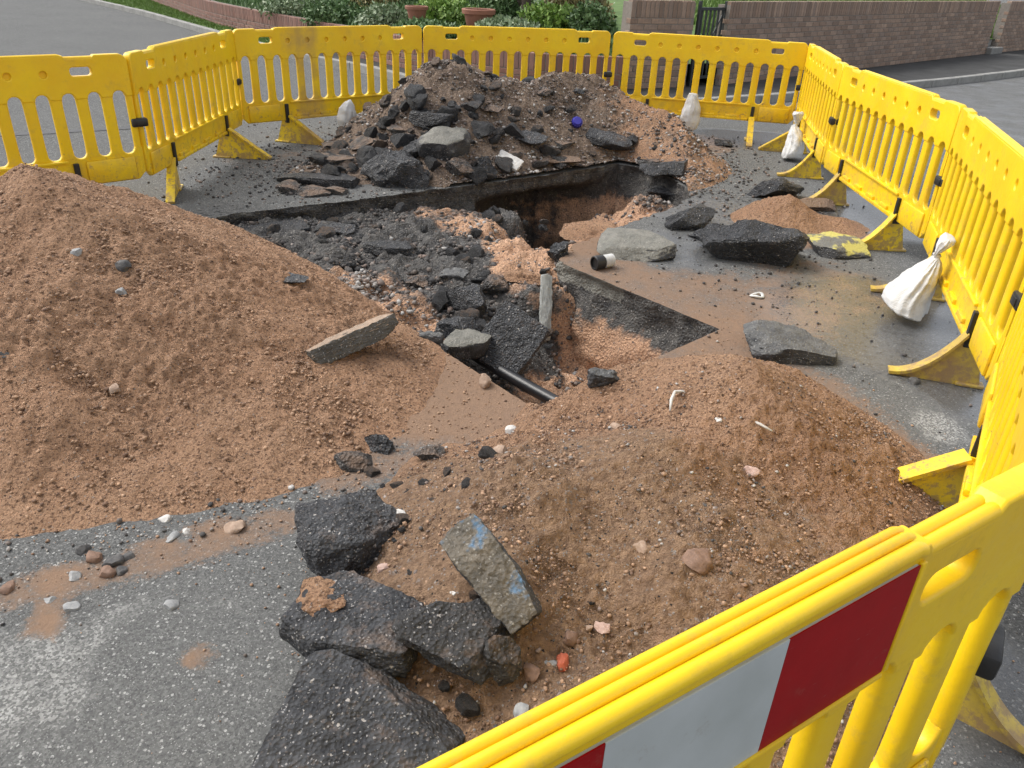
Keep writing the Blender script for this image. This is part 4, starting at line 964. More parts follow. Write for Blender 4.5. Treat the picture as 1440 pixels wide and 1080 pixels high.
def stone(px, py, wpx, label, mat, seed, name='stone', cat='stone', group=None, d=.85, hh=.7, sink=.3, sub=3):
    x, y, z, t = hit(px, py + wpx * .25); W = wpx * t / CAM_F
    o = link(name, rock(seed, (W, W * d, W * hh), 8, (.55, .9), .12, sub, None, None, M[mat], name, .25), None, (x, y, z + W * hh * (.42 - sink)), (0, 0, seed * 1.3))
    return tag(o, label, cat, group)
STONES = [(241, 845, 23, 'lone round grey stone on the bare road in the left foreground', 'st_grey'), (101, 851, 22, 'grey stone on the road beside the orange sand stain', 'st_grey'), (106, 807, 21, 'pale topped stone at the foot of the big sand heap near the sand stain', 'st_grey'),
          (70, 842, 18, 'thin grey stone left of the grey one by the sand stain', 'st_grey'), (12, 822, 28, 'brown clod at the left edge of the picture on the road', 'st_brown'), (232, 727, 18, 'pale stone at the toe of the big sand heap', 'st_white'), (243, 753, 22, 'grey angular stone just below the pale stone at the heap toe', 'st_grey'),
          (262, 745, 13, 'tiny white pebble right of the grey angular stone', 'st_white'), (331, 738, 30, 'brown and white clod at the right toe of the big sand heap', 'st_tan'), (110, 353, 19, 'grey stone high on the big sand heap', 'st_grey'), (175, 371, 24, 'dark stone on the upper slope of the big sand heap', 'st_dark'),
          (171, 408, 16, 'pale grey stone below the dark stone on the big sand heap', 'st_grey'), (160, 543, 20, 'whitish upright stone on the front of the big sand heap', 'st_tan'), (5, 497, 20, 'dark stone at the left edge on the big sand heap', 'st_dark'), (898, 766, 30, 'round tan stone in the middle of the front heap', 'st_tan'),
          (846, 879, 26, 'pinkish stone low on the front heap', 'st_pink'), (801, 891, 27, 'brown round stone left of the pinkish stone', 'st_brown'), (746, 941, 27, 'brown round stone left of the red brick fragment', 'st_brown'), (983, 780, 46, 'brown clod of earth on the front heap', 'st_brown'), (951, 801, 14, 'small blue grey stone below the brown clod', 'st_grey'),
          (737, 996, 30, 'grey stone by the top rail of the nearest barrier', 'st_grey'), (718, 603, 20, 'whitish square stone on the left shoulder of the front heap', 'st_white'), (1057, 660, 24, 'pink and white stone on the right side of the front heap', 'st_pink'), (560, 722, 24, 'cream stone right of the rounded black lump', 'st_white'),
          (549, 738, 13, 'small white pebble below the cream stone', 'st_white'), (540, 795, 20, 'pale stone in the spill between the two black lumps', 'st_pink'), (516, 838, 16, 'grey pebble on the wide black slab', 'st_grey'), (790, 925, 1, '', ''), (703, 632, 26, 'pale flat stone near the crest of the front heap', 'st_tan'), (865, 598, 16, 'small pale stone on the crest of the front heap', 'st_tan'),
          (640, 830, 16, 'small white stone beside the blue marked slab', 'st_white'), (1283, 533, 18, 'dark stone on the wet road by the right barrier foot', 'st_dark'), (775, 930, 20, 'grey pebble touching the red brick fragment', 'st_grey'), (828, 880, 14, 'small tan pebble beside the pinkish stone', 'st_tan'), (1010, 590, 12, 'small pale chip on the back of the front heap', 'st_white')]
for k, (px, py, wpx, lab, mt) in enumerate(STONES):
    if lab: stone(px, py, wpx, lab, mt, 200 + k)
stone(790, 926, 28, 'orange red brick fragment on the front heap', 'brick_red', 250, 'brick_fragment', 'brick fragment', d=.7)
stone(681, 538, 22, 'square tan stone block on the road edge above the pipe', 'st_tan', 252, 'stone', 'stone', d=.9, hh=.9, sink=.0)
for k, (px, py, wpx) in enumerate([(135, 778, 26), (160, 786, 30), (182, 780, 22), (150, 803, 26), (118, 770, 20), (172, 800, 18)]):
    stone(px, py, wpx, 'dark stone of the little cluster at the foot of the big sand heap', 'st_dark' if k % 3 else 'st_brown', 260 + k, group='dark stones clustered at the foot of the big sand heap')
# loose rubble on the back heap and in the shallow part of the hole, each its own object
def loose(n, region, smin, smax, mats, label, group, seed, name='rubble_piece', cat='rubble piece'):
    rr = random.Random(seed); protos = [rock(seed * 10 + k, (1, rr.uniform(.6, .95), rr.uniform(.4, .75)), 8, (.5, .85), .16, 3, None, None, M[mats[k % len(mats)]], name, .0) for k in range(10)]
    c = 0; tries = 0
    while c < n and tries < n * 40:
        tries += 1; p = region(rr)
        if p is None: continue
        x, y = p; z = float(surf(np.array([x]), np.array([y]))[0]); s = smin * (smax / smin) ** (rr.random() ** 1.6)
        o = link(name, protos[rr.randrange(10)], None, (x, y, z + s * .12), (rr.uniform(-.5, .5), rr.uniform(-.5, .5), rr.uniform(0, 6.28))); o.scale = (s, s, s)
        tag(o, label, cat, group); c += 1
def reg_back(rr):
    x = rr.uniform(-1.9, 1.5); y = rr.uniform(6.2, 7.9)
    z = float(h_back(np.array([x]), np.array([y]))[0]); 
    return (x, y) if z > .03 and (rr.random() < .35 or x < .5) else None
def reg_pit(rr):
    x = rr.uniform(-2., .3); y = rr.uniform(3.9, 6.4)
    if not bool(in_poly(np.array([x]), np.array([y]), HC)[0]) : return None
    s = float(pit_interp(np.array([x]), np.array([y]), 3)[0]); return (x, y) if rr.random() > s + .1 else None
loose(90, reg_back, .06, .20, ['lump_dusty', 'lump', 'lump_dusty', 'clod', 'lump'], 'rough grey brown rubble piece lying loose on the far rubble heap', 'loose rubble on the far heap', 31)
def reg_front(rr):
    x = rr.uniform(-1.7, .7); y = rr.uniform(6.05, 7.15); z = float(h_back(np.array([x]), np.array([y]))[0]); return (x, y) if z > .02 else None
loose(60, reg_front, .10, .26, ['lump', 'lump_black', 'lump', 'lump_dusty', 'lump_mid'], 'dark asphalt chunk jumbled along the front of the far rubble heap', 'dark chunks along the front of the far heap', 33)
def reg_bits(rr):
    x = rr.gauss(-.28, .22); y = rr.gauss(1.62, .26); z = float(surf(np.array([x]), np.array([y]))[0]); return (x, y) if z < .26 and x > -.56 and not (x < -.4 and y < 1.3) else None
loose(34, reg_bits, .02, .075, ['lump', 'lump_mid', 'lump_dusty', 'clod'], 'small broken asphalt bit lying between the black lumps of the front heap', 'small asphalt bits around the front lumps', 34)
loose(70, reg_pit, .05, .17, ['lump', 'lump_black', 'lump_dusty'], 'dark broken asphalt piece lying loose in the shallow part of the hole', 'loose asphalt pieces in the hole', 32)

def gravel(name, n, region, smin, smax, tone, mat, seed, sub=1, sink=.2, power=2.0):
    rr = np.random.default_rng(seed); P = region(rr, n); n = len(P)
    V0, F0 = ICO[sub]; nv = len(V0)
    s = smin * (smax / smin) ** (rr.random(n) ** power)
    sc = np.stack([rr.uniform(.7, 1.2, n), rr.uniform(.6, 1.1, n), rr.uniform(.4, .8, n)], 1) * s[:, None] * .5
    V = V0[None] * (1 + rr.uniform(-.28, .28, (n, nv, 1))) * sc[:, None, :]
    a = rr.uniform(0, 6.28, n); ca, sa = np.cos(a)[:, None], np.sin(a)[:, None]; b = rr.uniform(-.6, .6, n); cb, sb = np.cos(b)[:, None], np.sin(b)[:, None]
    y1 = V[..., 1] * cb - V[..., 2] * sb; z1 = V[..., 1] * sb + V[..., 2] * cb
    x2 = V[..., 0] * ca - y1 * sa; y2 = V[..., 0] * sa + y1 * ca
    W = np.stack([x2 + P[:, 0:1], y2 + P[:, 1:2], z1 + P[:, 2:3] + (s * (.25 - sink))[:, None]], -1).reshape(-1, 3)
    F = (F0[None] + (np.arange(n) * nv)[:, None, None]).reshape(-1, 3)
    T = np.repeat(tone(rr, n, P), nv)
    return link(name, make_mesh(name, W, F, M[mat], False, {'tone': T}), kind='stuff')
def on(fn, x0, x1, y0, y1, thr=.015, clump=0):
    def f(rr, n):
        x = rr.uniform(x0, x1, n * 5); y = rr.uniform(y0, y1, n * 5); z = fn(x, y); k = (z > thr) & ~in_poly(x, y, HC)
        if clump: k &= rr.random(n * 5) < .38 + .7 * sstep(-.25, .6, fbm2(x, y, 2.6, 4, 77))
        return np.c_[x, y, z][k][:n]
    return f
def around(fn, x0, x1, y0, y1, w0=.02, fall=6.0):
    def f(rr, n):
        x = rr.uniform(x0, x1, n * 8); y = rr.uniform(y0, y1, n * 8); z = fn(x, y); p = np.where(z > 0.02, 0, np.exp(z * fall)) ; k = (rr.random(n * 8) < p) & ~in_poly(x, y, HC)
        return np.c_[x, y, np.zeros(len(x))][k][:n]
    return f
def in_pit(rr, n):
    x = rr.uniform(-2.1, 1.4, n * 5); y = rr.uniform(2.7, 7.1, n * 5); k = in_poly(x, y, HC); x, y = x[k], y[k]; k = rr.random(len(x)) > .8 * sstep(.55, .95, pit_interp(x, y, 3)); x, y = x[k], y[k]; return np.c_[x, y, h_pit(x, y)][:n]
u01 = lambda rr, n, P: rr.random(n)
gravel('sand_crumbs', 32000, on(h_left, -3.4, .2, 1.9, 5.2, clump=1), .005, .023, lambda rr, n, P: rr.random(n) ** 1.3 * .9, 'crumbs', 1, 1, .16, 3.0)
gravel('sand_crumbs', 24000, on(h_front, -.9, 1.9, .7, 3.4, clump=1), .0035, .017, lambda rr, n, P: rr.random(n) ** 1.6 * .8, 'crumbs', 2, 1, .16, 3.0)
gravel('sand_crumbs', 2200, around(h_left, -3.2, .4, 1.5, 4, fall=16), .003, .014, u01, 'crumbs', 3, 1, .0, 2.5)
gravel('sand_crumbs', 1600, around(h_front, -1.2, 2.1, .6, 3.2, fall=18), .003, .014, u01, 'crumbs', 4, 1, .0, 2.5)
gravel('soil_gravel', 3000, on(h_front, -.9, 1.5, .7, 2.6, clump=1), .004, .017, lambda rr, n, P: np.clip(rr.normal(.62, .28, n), 0, 1), 'gravel', 5, 1, .1, 2.2)
gravel('heap_gravel', 16000, on(h_back, -2.4, 2.3, 6., 8.7), .009, .045, lambda rr, n, P: np.clip(rr.normal(.66, .24, n), 0, 1), 'gravel', 6, 1, .1, 2.6)
gravel('road_gravel', 1800, around(h_back, -3, 2.8, 5.4, 8.9, fall=5), .010, .04, lambda rr, n, P: np.clip(rr.normal(.45, .27, n), 0, 1), 'gravel', 7, 1, .0, 2.2)
gravel('pit_gravel', 9500, in_pit, .010, .055, lambda rr, n, P: np.clip(rr.normal(.34, .24, n) + .3 * pit_interp(P[:, 0], P[:, 1], 3), 0, 1), 'gravel', 8, 1, .1, 1.8)
def near_px(px, py, r):
    cx, cy = at(px, py)
    def f(rr, n):
        x = rr.normal(cx, r, n); y = rr.normal(cy, r, n); k = in_poly(x, y, HC); return np.c_[x, y, h_pit(x, y)][k]
    return f
gravel('pale_gravel', 420, near_px(488, 375, .16), .012, .05, lambda rr, n, P: np.clip(rr.normal(.86, .1, n), 0, 1), 'gravel', 21, 1, .05, 1.8)
def on_sandy(rr, n):
    x = rr.uniform(-2.2, 2.2, n * 6); y = rr.uniform(1.6, 6, n * 6); p = blob(x, y, SANDY) - .3; k = (rr.random(n * 6) < p) & ~in_poly(x, y, HC); x, y = x[k], y[k]; k = surf(x, y) < .02
    return np.c_[x, y, np.zeros(len(x))][k][:n]
gravel('sand_crumbs', 4000, on_sandy, .003, .013, lambda rr, n, P: rr.random(n) ** 1.4 * .85, 'crumbs', 22, 1, .05, 2.4)
gravel('road_gravel', 260, around(h_left, -2.6, -.4, 1.3, 2.6, fall=14), .006, .028, lambda rr, n, P: np.clip(rr.normal(.55, .3, n), 0, 1), 'gravel', 9, 1, .0, 2.0)
gravel('road_gravel', 900, lambda rr, n: (lambda x, y: np.c_[x, y, np.zeros(len(x))][(~in_poly(x, y, HC)) & (surf(x, y) < .01)])(rr.normal(1.6, .55, n), rr.normal(5.0, .9, n)), .006, .03, lambda rr, n, P: np.clip(rr.normal(.2, .2, n), 0, 1), 'gravel', 10, 1, .0, 2.6)
gravel('road_gravel', 420, lambda rr, n: (lambda x, y: np.c_[x, y, np.zeros(len(x))][(~in_poly(x, y, HC)) & (surf(x, y) < .01)])(rr.uniform(-3.5, 2.6, n), rr.uniform(.9, 8.8, n)), .004, .02, lambda rr, n, P: np.clip(rr.normal(.35, .3, n), 0, 1), 'gravel', 11, 1, .0, 2.6)

# ------------------------------------------------------------------ small found things
def pipe():
    a = Vector((0.36, 3.30, -0.33)); b = Vector((-0.34, 3.92, -0.245)); mb = MB(); n = 14
    pts = [a.lerp(b, k / (n - 1)) + Vector((0, 0, -.012 * math.sin(math.pi * k / (n - 1)))) for k in range(n)]
    mb.tube(pts, .033, 18)
    tag(link('pipe', mb.mesh('pipe', M['tar'], True, 40)), 'black plastic pipe running along the near side of the trench', 'pipe')
pipe()
def offcut():
    x, y, z, t = hit(846, 378); g = empty('pipe_offcut', (x, y, .042), (0, 0, R(32))); tag(g, 'short black and white pipe offcut lying on the road by the trench corner', 'pipe offcut')
    def ring(x0, x1, r, ri, n=20):
        mb = MB(); V = []; F = []
        for (xx, rad) in ((x0, ri), (x0, r - .003), (x0 + .003, r), (x1 - .003, r), (x1, r - .003), (x1, ri)):
            V += [(xx, rad * math.cos(2 * math.pi * k / n), rad * math.sin(2 * math.pi * k / n)) for k in range(n)]
        for i in range(5): F += [(i * n + k, i * n + (k + 1) % n, (i + 1) * n + (k + 1) % n, (i + 1) * n + k) for k in range(n)]
        F += [(5 * n + k, 5 * n + (k + 1) % n, (k + 1) % n, k) for k in range(n)]
        return mb.add(V, F)
    link('black_sleeve', ring(-.062, .004, .043, .034).mesh('black_sleeve', M['black'], True, 40), g)
    link('end_plug', MB().lathe([(0, 0), (.033, 0)], 20).mesh('end_plug', M['black']), g, (-.05, 0, 0), (0, -math.pi / 2, 0))
    link('white_tube', ring(.006, .075, .040, .034).mesh('white_tube', M['white_plastic'], True, 40), g)
offcut()
def ring_litter():
    x, y, z, t = hit(1065, 418); mb = MB(); V = []; F = []; n = 22; m_ = 8
    for k in range(n):
        a = 2 * math.pi * k / n
        for j in range(m_):
            q = 2 * math.pi * j / m_; rr_ = .034 + .011 * math.cos(q) + .004 * math.sin(3 * a); V.append((rr_ * math.cos(a), rr_ * .8 * math.sin(a), .006 * math.sin(q) + .004 * math.sin(2 * a)))
    for k in range(n):
        for j in range(m_): F.append((k * m_ + j, ((k + 1) % n) * m_ + j, ((k + 1) % n) * m_ + (j + 1) % m_, k * m_ + (j + 1) % m_))
    mb.add(V, F); tag(link('paper_ring', mb.mesh('paper_ring', M['white_plastic'], True), None, (x, y, .009), (0, 0, .4)), 'small dirty white ring of litter lying on the sandy road', 'litter')
ring_litter()
def cap():
    x, y, z, t = hit(810, 178); g = MB(); r = .045
    g.lathe([(0, .05), (r * .8, .05), (r, .038), (r * 1.02, 0), (r * .85, -.02), (0, -.02)], 14)
    for k in range(14): g.box(*(lambda a: (r * math.cos(a) - .004, r * math.cos(a) + .008, r * math.sin(a) - .006, r * math.sin(a) + .006))(2 * math.pi * k / 14), -.0, .035)
    tag(link('bottle_cap', g.mesh('bottle_cap', M['blue'], True, 35), None, (x, y, z + .03), (R(50), R(15), 0)), 'bright blue plastic cap lying on the rubble heap', 'cap')
cap()
def twig(px, py, pts, r, label):
    x, y, z, t = hit(px, py); mb = MB(); mb.tube(pts, r, 6); tag(link('root_twig', mb.mesh('root_twig', M['st_white'], True), None, (x, y, z + .012)), label, 'twig')
twig(950, 570, [(-.03, -.06, .0), (-.022, -.02, .02), (-.005, .02, .03), (.03, .045, .02), (.055, .05, .01)], [.003, .006, .006, .005, .002], 'curved whitish root on top of the front heap')
twig(1066, 605, [(-.03, .03, .01), (.0, .0, .012), (.035, -.03, .005)], [.004, .005, .003], 'short pale twig on the back of the front heap')

# ------------------------------------------------------------------ plastic barriers
BL = 1.975; TH = 0.044; ZB, ZS, ZR = 0.205, 0.405, 0.755          # length, thickness, bottom of panel, foot of the slots, underside of the top rail
POST = 0.045; NS = 13; SLOT = 0.080; SLAT = (BL - 2 * POST - NS * SLOT) / (NS - 1)
def rrect(cx, cz, wx, wz, r, n=5):
    out = []
    for (sx, sz, a0) in ((1, 1, 0), (-1, 1, 90), (-1, -1, 180), (1, -1, 270)):
        for k in range(n + 1):
            a = R(a0 + 90 * k / n); out.append((cx + sx * (wx / 2 - r) + r * math.cos(a), cz + sz * (wz / 2 - r) + r * math.sin(a)))
    return out
def slot_x(i): return POST + i * (SLOT + SLAT)
def arches(z, sgn, n=7):
    """scalloped edge: the rounded slot ends bite into the rail"""
    out = []
    for i in range(NS):
        x0 = slot_x(i); r = SLOT / 2
        for k in range(n + 1):
            a = math.pi * k / n; out.append((x0 + r - r * math.cos(a), z + sgn * r * 0.95 * math.sin(a)))
    return out
def top_rail_mesh():
    L = [(0, ZR - .012)] + arches(ZR - .012, 1) + [(BL, ZR - .012)]
    top = []
    def corner(cx, cz, r, a0, a1, n=6): return [(cx + r * math.cos(R(a0 + (a1 - a0) * k / n)), cz + r * math.sin(R(a0 + (a1 - a0) * k / n))) for k in range(n + 1)]
    top += corner(BL - .05, .95, .05, 0, 90)
    top += [(BL - .195, 1.0), (BL - .212, .982), (BL - .36, .982), (BL - .375, 1.0), (.375, 1.0), (.36, .982), (.212, .982), (.195, 1.0)]
    top += corner(.05, .95, .05, 90, 180)
    holes = [rrect(.286, .905, .125, .052, .02), rrect(BL - .286, .905, .125, .052, .02)]
    dx = np.linspace(.50, BL - .50, 6); holes += [[(x + .021 * math.cos(2 * math.pi * k / 14), .895 + .021 * math.sin(2 * math.pi * k / 14)) for k in range(14)] for x in dx]
    V, F = plate([L + top] + holes, -TH / 2 - .002, TH / 2 + .002, .007)
    mb = MB(); mb.add(V, F)
    for x in dx:                                       # closed bottom of each dimple
        n = 14; b = [(x + .0225 * math.cos(2 * math.pi * k / n), -TH / 2 + .016, .895 + .0225 * math.sin(2 * math.pi * k / n)) for k in range(n)]
        mb.add(b + [(p[0], TH / 2 - .012, p[2]) for p in b], [tuple(range(n)), tuple(range(n, 2 * n))[::-1]])
    # ribbed capping along the middle of the rail
    for (yy, zz, r) in ((-.0165, 1.0, .0075), (-.001, 1.001, .0080), (.0165, .995, .0110)):
        mb.tube([(.385, yy, zz - .006), (.40, yy, zz), (BL - .40, yy, zz), (BL - .385, yy, zz - .006)], r, 20)
    for (yy, zz, r) in ((-.010, .980, .012), (.011, .979, .013)):
        for (a, b) in ((.20, .385), (BL - .385, BL - .20)): mb.tube([(a, yy, zz), (b, yy, zz)], r, 20)
    # lip that frames the sign board on the outer face
    mb.box(.40, BL - .40, TH / 2 + .001, TH / 2 + .011, ZR + .024, ZR + .033, .003)
    mb.box(.385, .397, TH / 2 + .001, TH / 2 + .009, ZR + .03, .98, .003); mb.box(BL - .397, BL - .385, TH / 2 + .001, TH / 2 + .009, ZR + .03, .98, .003)
    return mb.mesh('top_rail', M['yellow'], True, 34)
def bottom_rail_mesh():
    L = [(BL, ZS + .012)] + [p for p in arches(ZS + .012, -1)][::-1] + [(0, ZS + .012)]
    L += [(0, ZB + .05), (.05, ZB)]; L += [(BL - .05, ZB), (BL, ZB + .05)]
    V, F = plate([L], -TH / 2 + .006, TH / 2 - .006, .007); mb = MB(); mb.add(V, F)
    for s in (-1, 1):                                  # ledges and stepped ribs on both faces
        def b(x0, x1, d0, d1, z0, z1, c=.005): mb.box(x0, x1, min(s * d0, s * d1), max(s * d0, s * d1), z0, z1, c)
        t0 = TH / 2 - .012; t1 = TH / 2 + .014
        b(.47, BL - .47, t0, t1, ZB + .004, ZB + .03); b(.47, BL - .47, t0, t1 - .004, ZS - .045, ZS - .028)
        b(.06, .37, t0, t1 - .006, ZB + .006, ZS - .045, .012); b(BL - .37, BL - .06, t0, t1 - .006, ZB + .006, ZS - .045, .012)
        for k in range(4):
            xa = .52 + k * .25; b(xa, xa + .13, t0, t1 - .003, ZB + .028, ZB + .055)
    return mb.mesh('bottom_rail', M['yellow'], True, 34)
def slat_mesh():
    n = 16; V = []; F = []; zs = [ZS - .02, ZS + .02, ZS + .06, ZR - .05, ZR - .01, ZR + .02]; ws = [1.12, 1.06, 1.0, 1.0, 1.06, 1.12]
    for z, wv in zip(zs, ws):
        for k in range(n):
            a = 2 * math.pi * k / n; c, s = math.cos(a), math.sin(a)
            V.append((SLAT / 2 * wv * math.copysign(abs(c) ** .55, c), TH / 2 * .92 * math.copysign(abs(s) ** .75, s), z))
    for i in range(len(zs) - 1):
        for k in range(n): F.append((i * n + k, i * n + (k + 1) % n, (i + 1) * n + (k + 1) % n, (i + 1) * n + k))
    F += [tuple(range(n))[::-1], tuple((len(zs) - 1) * n + k for k in range(n))]
    return make_mesh('slat', np.array(V), F, M['yellow'], True, None, 50)
def post_mesh():
    mb = MB(); mb.tube([(0, 0, ZB + .04), (0, 0, ZR + .05)], .021, 14); mb.box(-.02, .012, -.017, .017, ZB + .06, ZR + .02, .006); return mb.mesh('end_post', M['yellow'], True, 40)
def foot_mesh(concave, mat):
    """anti-trip foot: upright web with a flange along its sloping edge; local -y points into the site"""
    n = 9; pr = []
    for k in range(n + 1):
        t = k / n; y = -.03 - .34 * t; z = .235 * (1 - t) + .012 if not concave else .235 * (1 - t) ** 2.1 + .014
        pr.append((y, z))
    mb = MB(); V = []; F = []
    prof = pr + [(-.37, .0), (.11, .0), (.03, .235 + .012)]
    m_ = len(prof)
    for x in (-.012, .012): V += [(x, y, z) for (y, z) in prof]
    F += [tuple(range(m_)), tuple(range(m_, 2 * m_))[::-1]] + [(i, (i + 1) % m_, m_ + (i + 1) % m_, m_ + i) for i in range(m_)]
    mb.add(V, F); V = []; F = []
    for (y, z) in pr: V += [(-.030, y - .002, z - .008), (.030, y - .002, z - .008), (.030, y - .006, z + .007), (-.030, y - .006, z + .007)]
    for i in range(n):
        for k in range(4): F.append((4 * i + k, 4 * i + (k + 1) % 4, 4 * i + 4 + (k + 1) % 4, 4 * i + 4 + k))
    F += [(3, 2, 1, 0), (4 * n, 4 * n + 1, 4 * n + 2, 4 * n + 3)]
    mb.add(V, F); mb.box(-.028, .028, -.02, .13, .001, .016, .004)
    return mb.mesh('foot', mat, False)
def socket_mesh(): return MB().box(-.017, .017, -TH / 2 - .012, TH / 2 + .012, ZB - .02, ZS - .05, .004).mesh('foot_socket', M['black'])
def clip_mesh():
    mb = MB(); mb.box(-.052, .052, -.036, .036, .545, .60, .010); mb.box(-.03, .03, -.041, -.034, .555, .59, .003); return mb.mesh('joint_clip', M['black'], True, 40)
ME = dict(top=top_rail_mesh(), bottom=bottom_rail_mesh(), slat=slat_mesh(), post=post_mesh(), f0=foot_mesh(False, M['foot_clean']), f1=foot_mesh(True, M['foot_dirty']), f2=foot_mesh(True, M['foot_clean']), socket=socket_mesh(), clip=clip_mesh())
FX = 0.43
def barrier(a, b, label, feet=('f0', 'f0'), board=False, clip=True, flip=False, spins=(0, 0), fx0=FX):
    a, b = Vector((*a, 0)), Vector((*b, 0)); L = (b - a).length; ang = math.atan2(b.y - a.y, b.x - a.x)
    root = empty('safety_barrier', a + (b - a) * ((L - BL) / 2 / L), (0, 0, ang)); tag(root, label, 'safety barrier', 'yellow plastic barriers around the hole')
    link('top_rail', ME['top'], root); link('bottom_rail', ME['bottom'], root)
    for i in range(NS - 1): link('slat', ME['slat'], root, (slot_x(i) + SLOT + SLAT / 2, 0, 0))
    link('end_post', ME['post'], root, (.024, 0, 0)); link('end_post', ME['post'], root, (BL - .024, 0, 0), (0, 0, math.pi))
    for x, f, sp in ((fx0, feet[0], spins[0]), (BL - FX, feet[1], spins[1])):
        if f: link('foot', ME[f], root, (x, 0, 0), (0, 0, sp)).scale = (1.15, 1.3, 1) if fx0 != FX and x == fx0 else (1, .8, 1) if f != 'f0' else (1, 1, 1)
        link('foot_socket', ME['socket'], root, (x, 0, 0))
    if clip: link('joint_clip', ME['clip'], root, (BL + .012, 0, 0))
    if board:
        br = link('reflective_board', MB().box(.400, BL - .400, TH / 2 + .001, TH / 2 + .0055, ZR + .0345, .978, .001).mesh('reflective_board', M['white_board']), root)
        ed = board; yy0, yy1 = TH / 2 + .0057, TH / 2 + .0075
        for k in range(len(ed) - 1):
            red = k % 2 == 0
            link('red_stripe' if red else 'white_stripe', MB().box(ed[k], ed[k + 1] - .0006, yy0, yy1, ZR + .0335, .9795).mesh('stripe', M['red' if red else 'white_board']), br)
    return root
J = [(-4.03, 4.02), (-2.58, 5.37), (-2.57, 7.35), (-1.08, 8.68), (0.89, 9.06), (2.87, 8.66), (2.53, 6.68), (2.50, 4.70), (1.91, 2.76), (0.854, 1.018)]
LAB = ['yellow barrier at the far left behind the big sand heap, nearest of the left row', 'yellow barrier at left seen slanting between the sand heap and the corner', 'yellow barrier with rusty brown stain under one hole, behind the two small white bags', 'yellow barrier standing straight behind the crest of the rubble heap',
       'yellow barrier with a white sandbag hanging at its middle, right of the rubble heap', 'narrow looking yellow barrier seen almost end on at the far right corner', 'yellow barrier on the right between the far right corner and the large white sandbag', 'yellow barrier on the right with the large white sandbag tied to it', 'yellow barrier on the right edge seen almost end on beside the wedge foot']
FEET = [('f0', 'f0'), ('f0', 'f0'), ('f0', 'f0'), ('f0', 'f0'), ('f0', 'f0'), ('f0', 'f2'), ('f1', 'f2'), ('f1', 'f1'), ('f0', 'f1')]
# each panel is written left to right as seen from inside the site, so that its local -y faces the hole
SPIN = {1: (R(-75), 0), 2: (R(38), R(30)), 8: (R(26), R(172))}
BARR = [barrier(J[i], J[i + 1], LAB[i], FEET[i], spins=SPIN.get(i, (0, 0)), fx0=.64 if i == 8 else FX) for i in range(9)]
NEAR = barrier(J[9], (J[9][0] - 1.670, J[9][1] - 1.095), 'nearest yellow barrier with the red and white reflective board', ('f1', 'f1'), [.4005, .645, .905, 1.14, 1.36, 1.5745], True, spins=(math.pi, 0))

# ------------------------------------------------------------------ sandbags
def bag(name_label, loc, rot, prof, flat=.55, pleats=9, amp=.10, tie=None, seed=1, scale=1.0, tail=None):
    """a tied woven bag: pleated body gathered at the neck; prof = (radius, z) from the bottom up"""
    g = empty('sandbag', loc, rot); tag(g, name_label, 'sandbag', 'white sandbags weighting the barriers'); n = 56
    def shell(prof, amp, seed):
        V = []; F = []; P = []
        zz = np.array([p[1] for p in prof]); rr = np.array([p[0] for p in prof]); zi = np.linspace(0, len(prof) - 1, len(prof) * 5)
        ri = np.interp(zi, np.arange(len(prof)), rr); z2 = np.interp(zi, np.arange(len(prof)), zz)
        for r, z in zip(ri, z2):
            for k in range(n):
                a = 2 * math.pi * k / n; fd = (.30 + .9 * max(0, 1 - r / rr.max())); q = r * (1 + fd * amp * math.sin(pleats * a + 2.2 * math.sin(a * 2 + seed)) + .5 * fd * amp * math.sin(pleats * 1.7 * a + seed * 2))
                V.append((q * math.cos(a), q * flat * math.sin(a), z))
        V = np.array(V); V = V + np.c_[fbm3(V + seed, 14, 3, seed), fbm3(V + seed, 14, 3, seed + 3), fbm3(V, 14, 3, seed + 7)] * .010
        V[:, 0] *= 1 + .16 * np.sin(V[:, 2] * 9 + seed); V[:, 1] += .012 * np.sin(V[:, 2] * 14 + seed * 2)
        for i in range(len(zi) - 1):
            for k in range(n): F.append((i * n + k, i * n + (k + 1) % n, (i + 1) * n + (k + 1) % n, (i + 1) * n + k))
        F += [tuple(range(n))[::-1], tuple((len(zi) - 1) * n + k for k in range(n))]
        return make_mesh('body', V * scale, F, M['bag'], True)
    link('body', shell(prof, amp, seed), g)
    if tail: link('neck', shell(tail, amp * 1.6, seed + 11), g)
    if tie is not None: link('tie', MB().lathe([(.020 * scale, tie * scale - .008), (.028 * scale, tie * scale), (.020 * scale, tie * scale + .008)], 16).mesh('tie', M['white_plastic'], True), g)
    return g
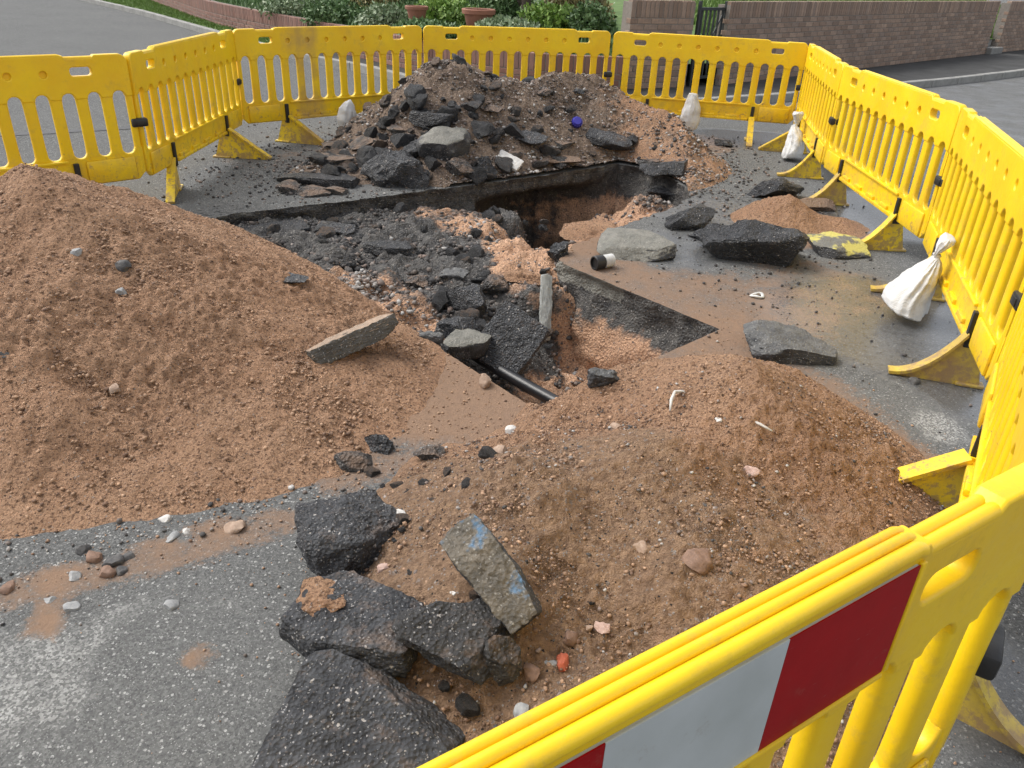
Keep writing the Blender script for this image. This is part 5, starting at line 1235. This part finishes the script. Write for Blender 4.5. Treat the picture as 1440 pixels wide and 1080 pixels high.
HANG = [(.04, -.385), (.19, -.38), (.225, -.36), (.22, -.32), (.175, -.22), (.125, -.13), (.07, -.055), (.028, -.01), (.018, .0)]
NECK = [(.018, .0), (.026, .02), (.05, .06), (.066, .10), (.055, .125), (.02, .128)]
def on_panel(i, s, z, off): 
    a, b = Vector((*J[i], 0)), Vector((*J[i + 1], 0)); d = (b - a).normalized(); n_ = Vector((d.y, -d.x, 0)); return tuple(a + d * s + n_ * off + Vector((0, 0, z))), math.atan2(d.y, d.x)
p, a = on_panel(7, .84, .37, .09); bag('large white sandbag hanging from the right barrier by its twisted neck', p, (R(-14), R(6), a), HANG, .62, 10, .09, 0.0, 1, .86, NECK)
p, a = on_panel(5, .80, .33, .11); bag('white sandbag slumped against the foot of the end on barrier', p, (R(4), R(-10), a), [(.03, -.33), (.11, -.325), (.13, -.28), (.12, -.2), (.09, -.1), (.05, -.03), (.03, .0)], .8, 9, .09, 0.0, 2, .95, NECK)
p, a = on_panel(4, .93, .24, .09); bag('white sandbag hanging upside down in the middle of the barrier right of the heap', p, (0, 0, a), [(.028, -.17), (.075, -.13), (.10, -.05), (.098, .05), (.075, .15), (.05, .21), (.02, .215)], .6, 9, .09, -.17, 3, 1.0, [(.024, -.17), (.045, -.20), (.085, -.26), (.09, -.30), (.02, -.305)])
p, a = on_panel(2, .90, .25, .34); bag('upper of the two small white bags at the left of the rubble heap', p, (0, R(8), a), [(.02, -.14), (.08, -.10), (.115, -.02), (.10, .06), (.06, .12), (.015, .15)], .7, 7, .10, None, 4, 1.0)
p, a = on_panel(2, .80, .13, .50); p = (*at(489, 178, .10), .105)
bag('lower of the two small white bags at the left of the rubble heap', p, (0, R(-14), a), [(.015, -.10), (.07, -.09), (.095, -.03), (.085, .05), (.05, .10), (.012, .12)], .75, 7, .10, None, 5, 1.0)
p, a = on_panel(0, 1.20, .20, .14); bag('white sandbag partly hidden at the left edge behind the big sand heap', p, (0, R(10), a), [(.03, -.19), (.13, -.17), (.15, -.08), (.12, .02), (.07, .10), (.02, .14)], .75, 8, .10, None, 6, 1.0)
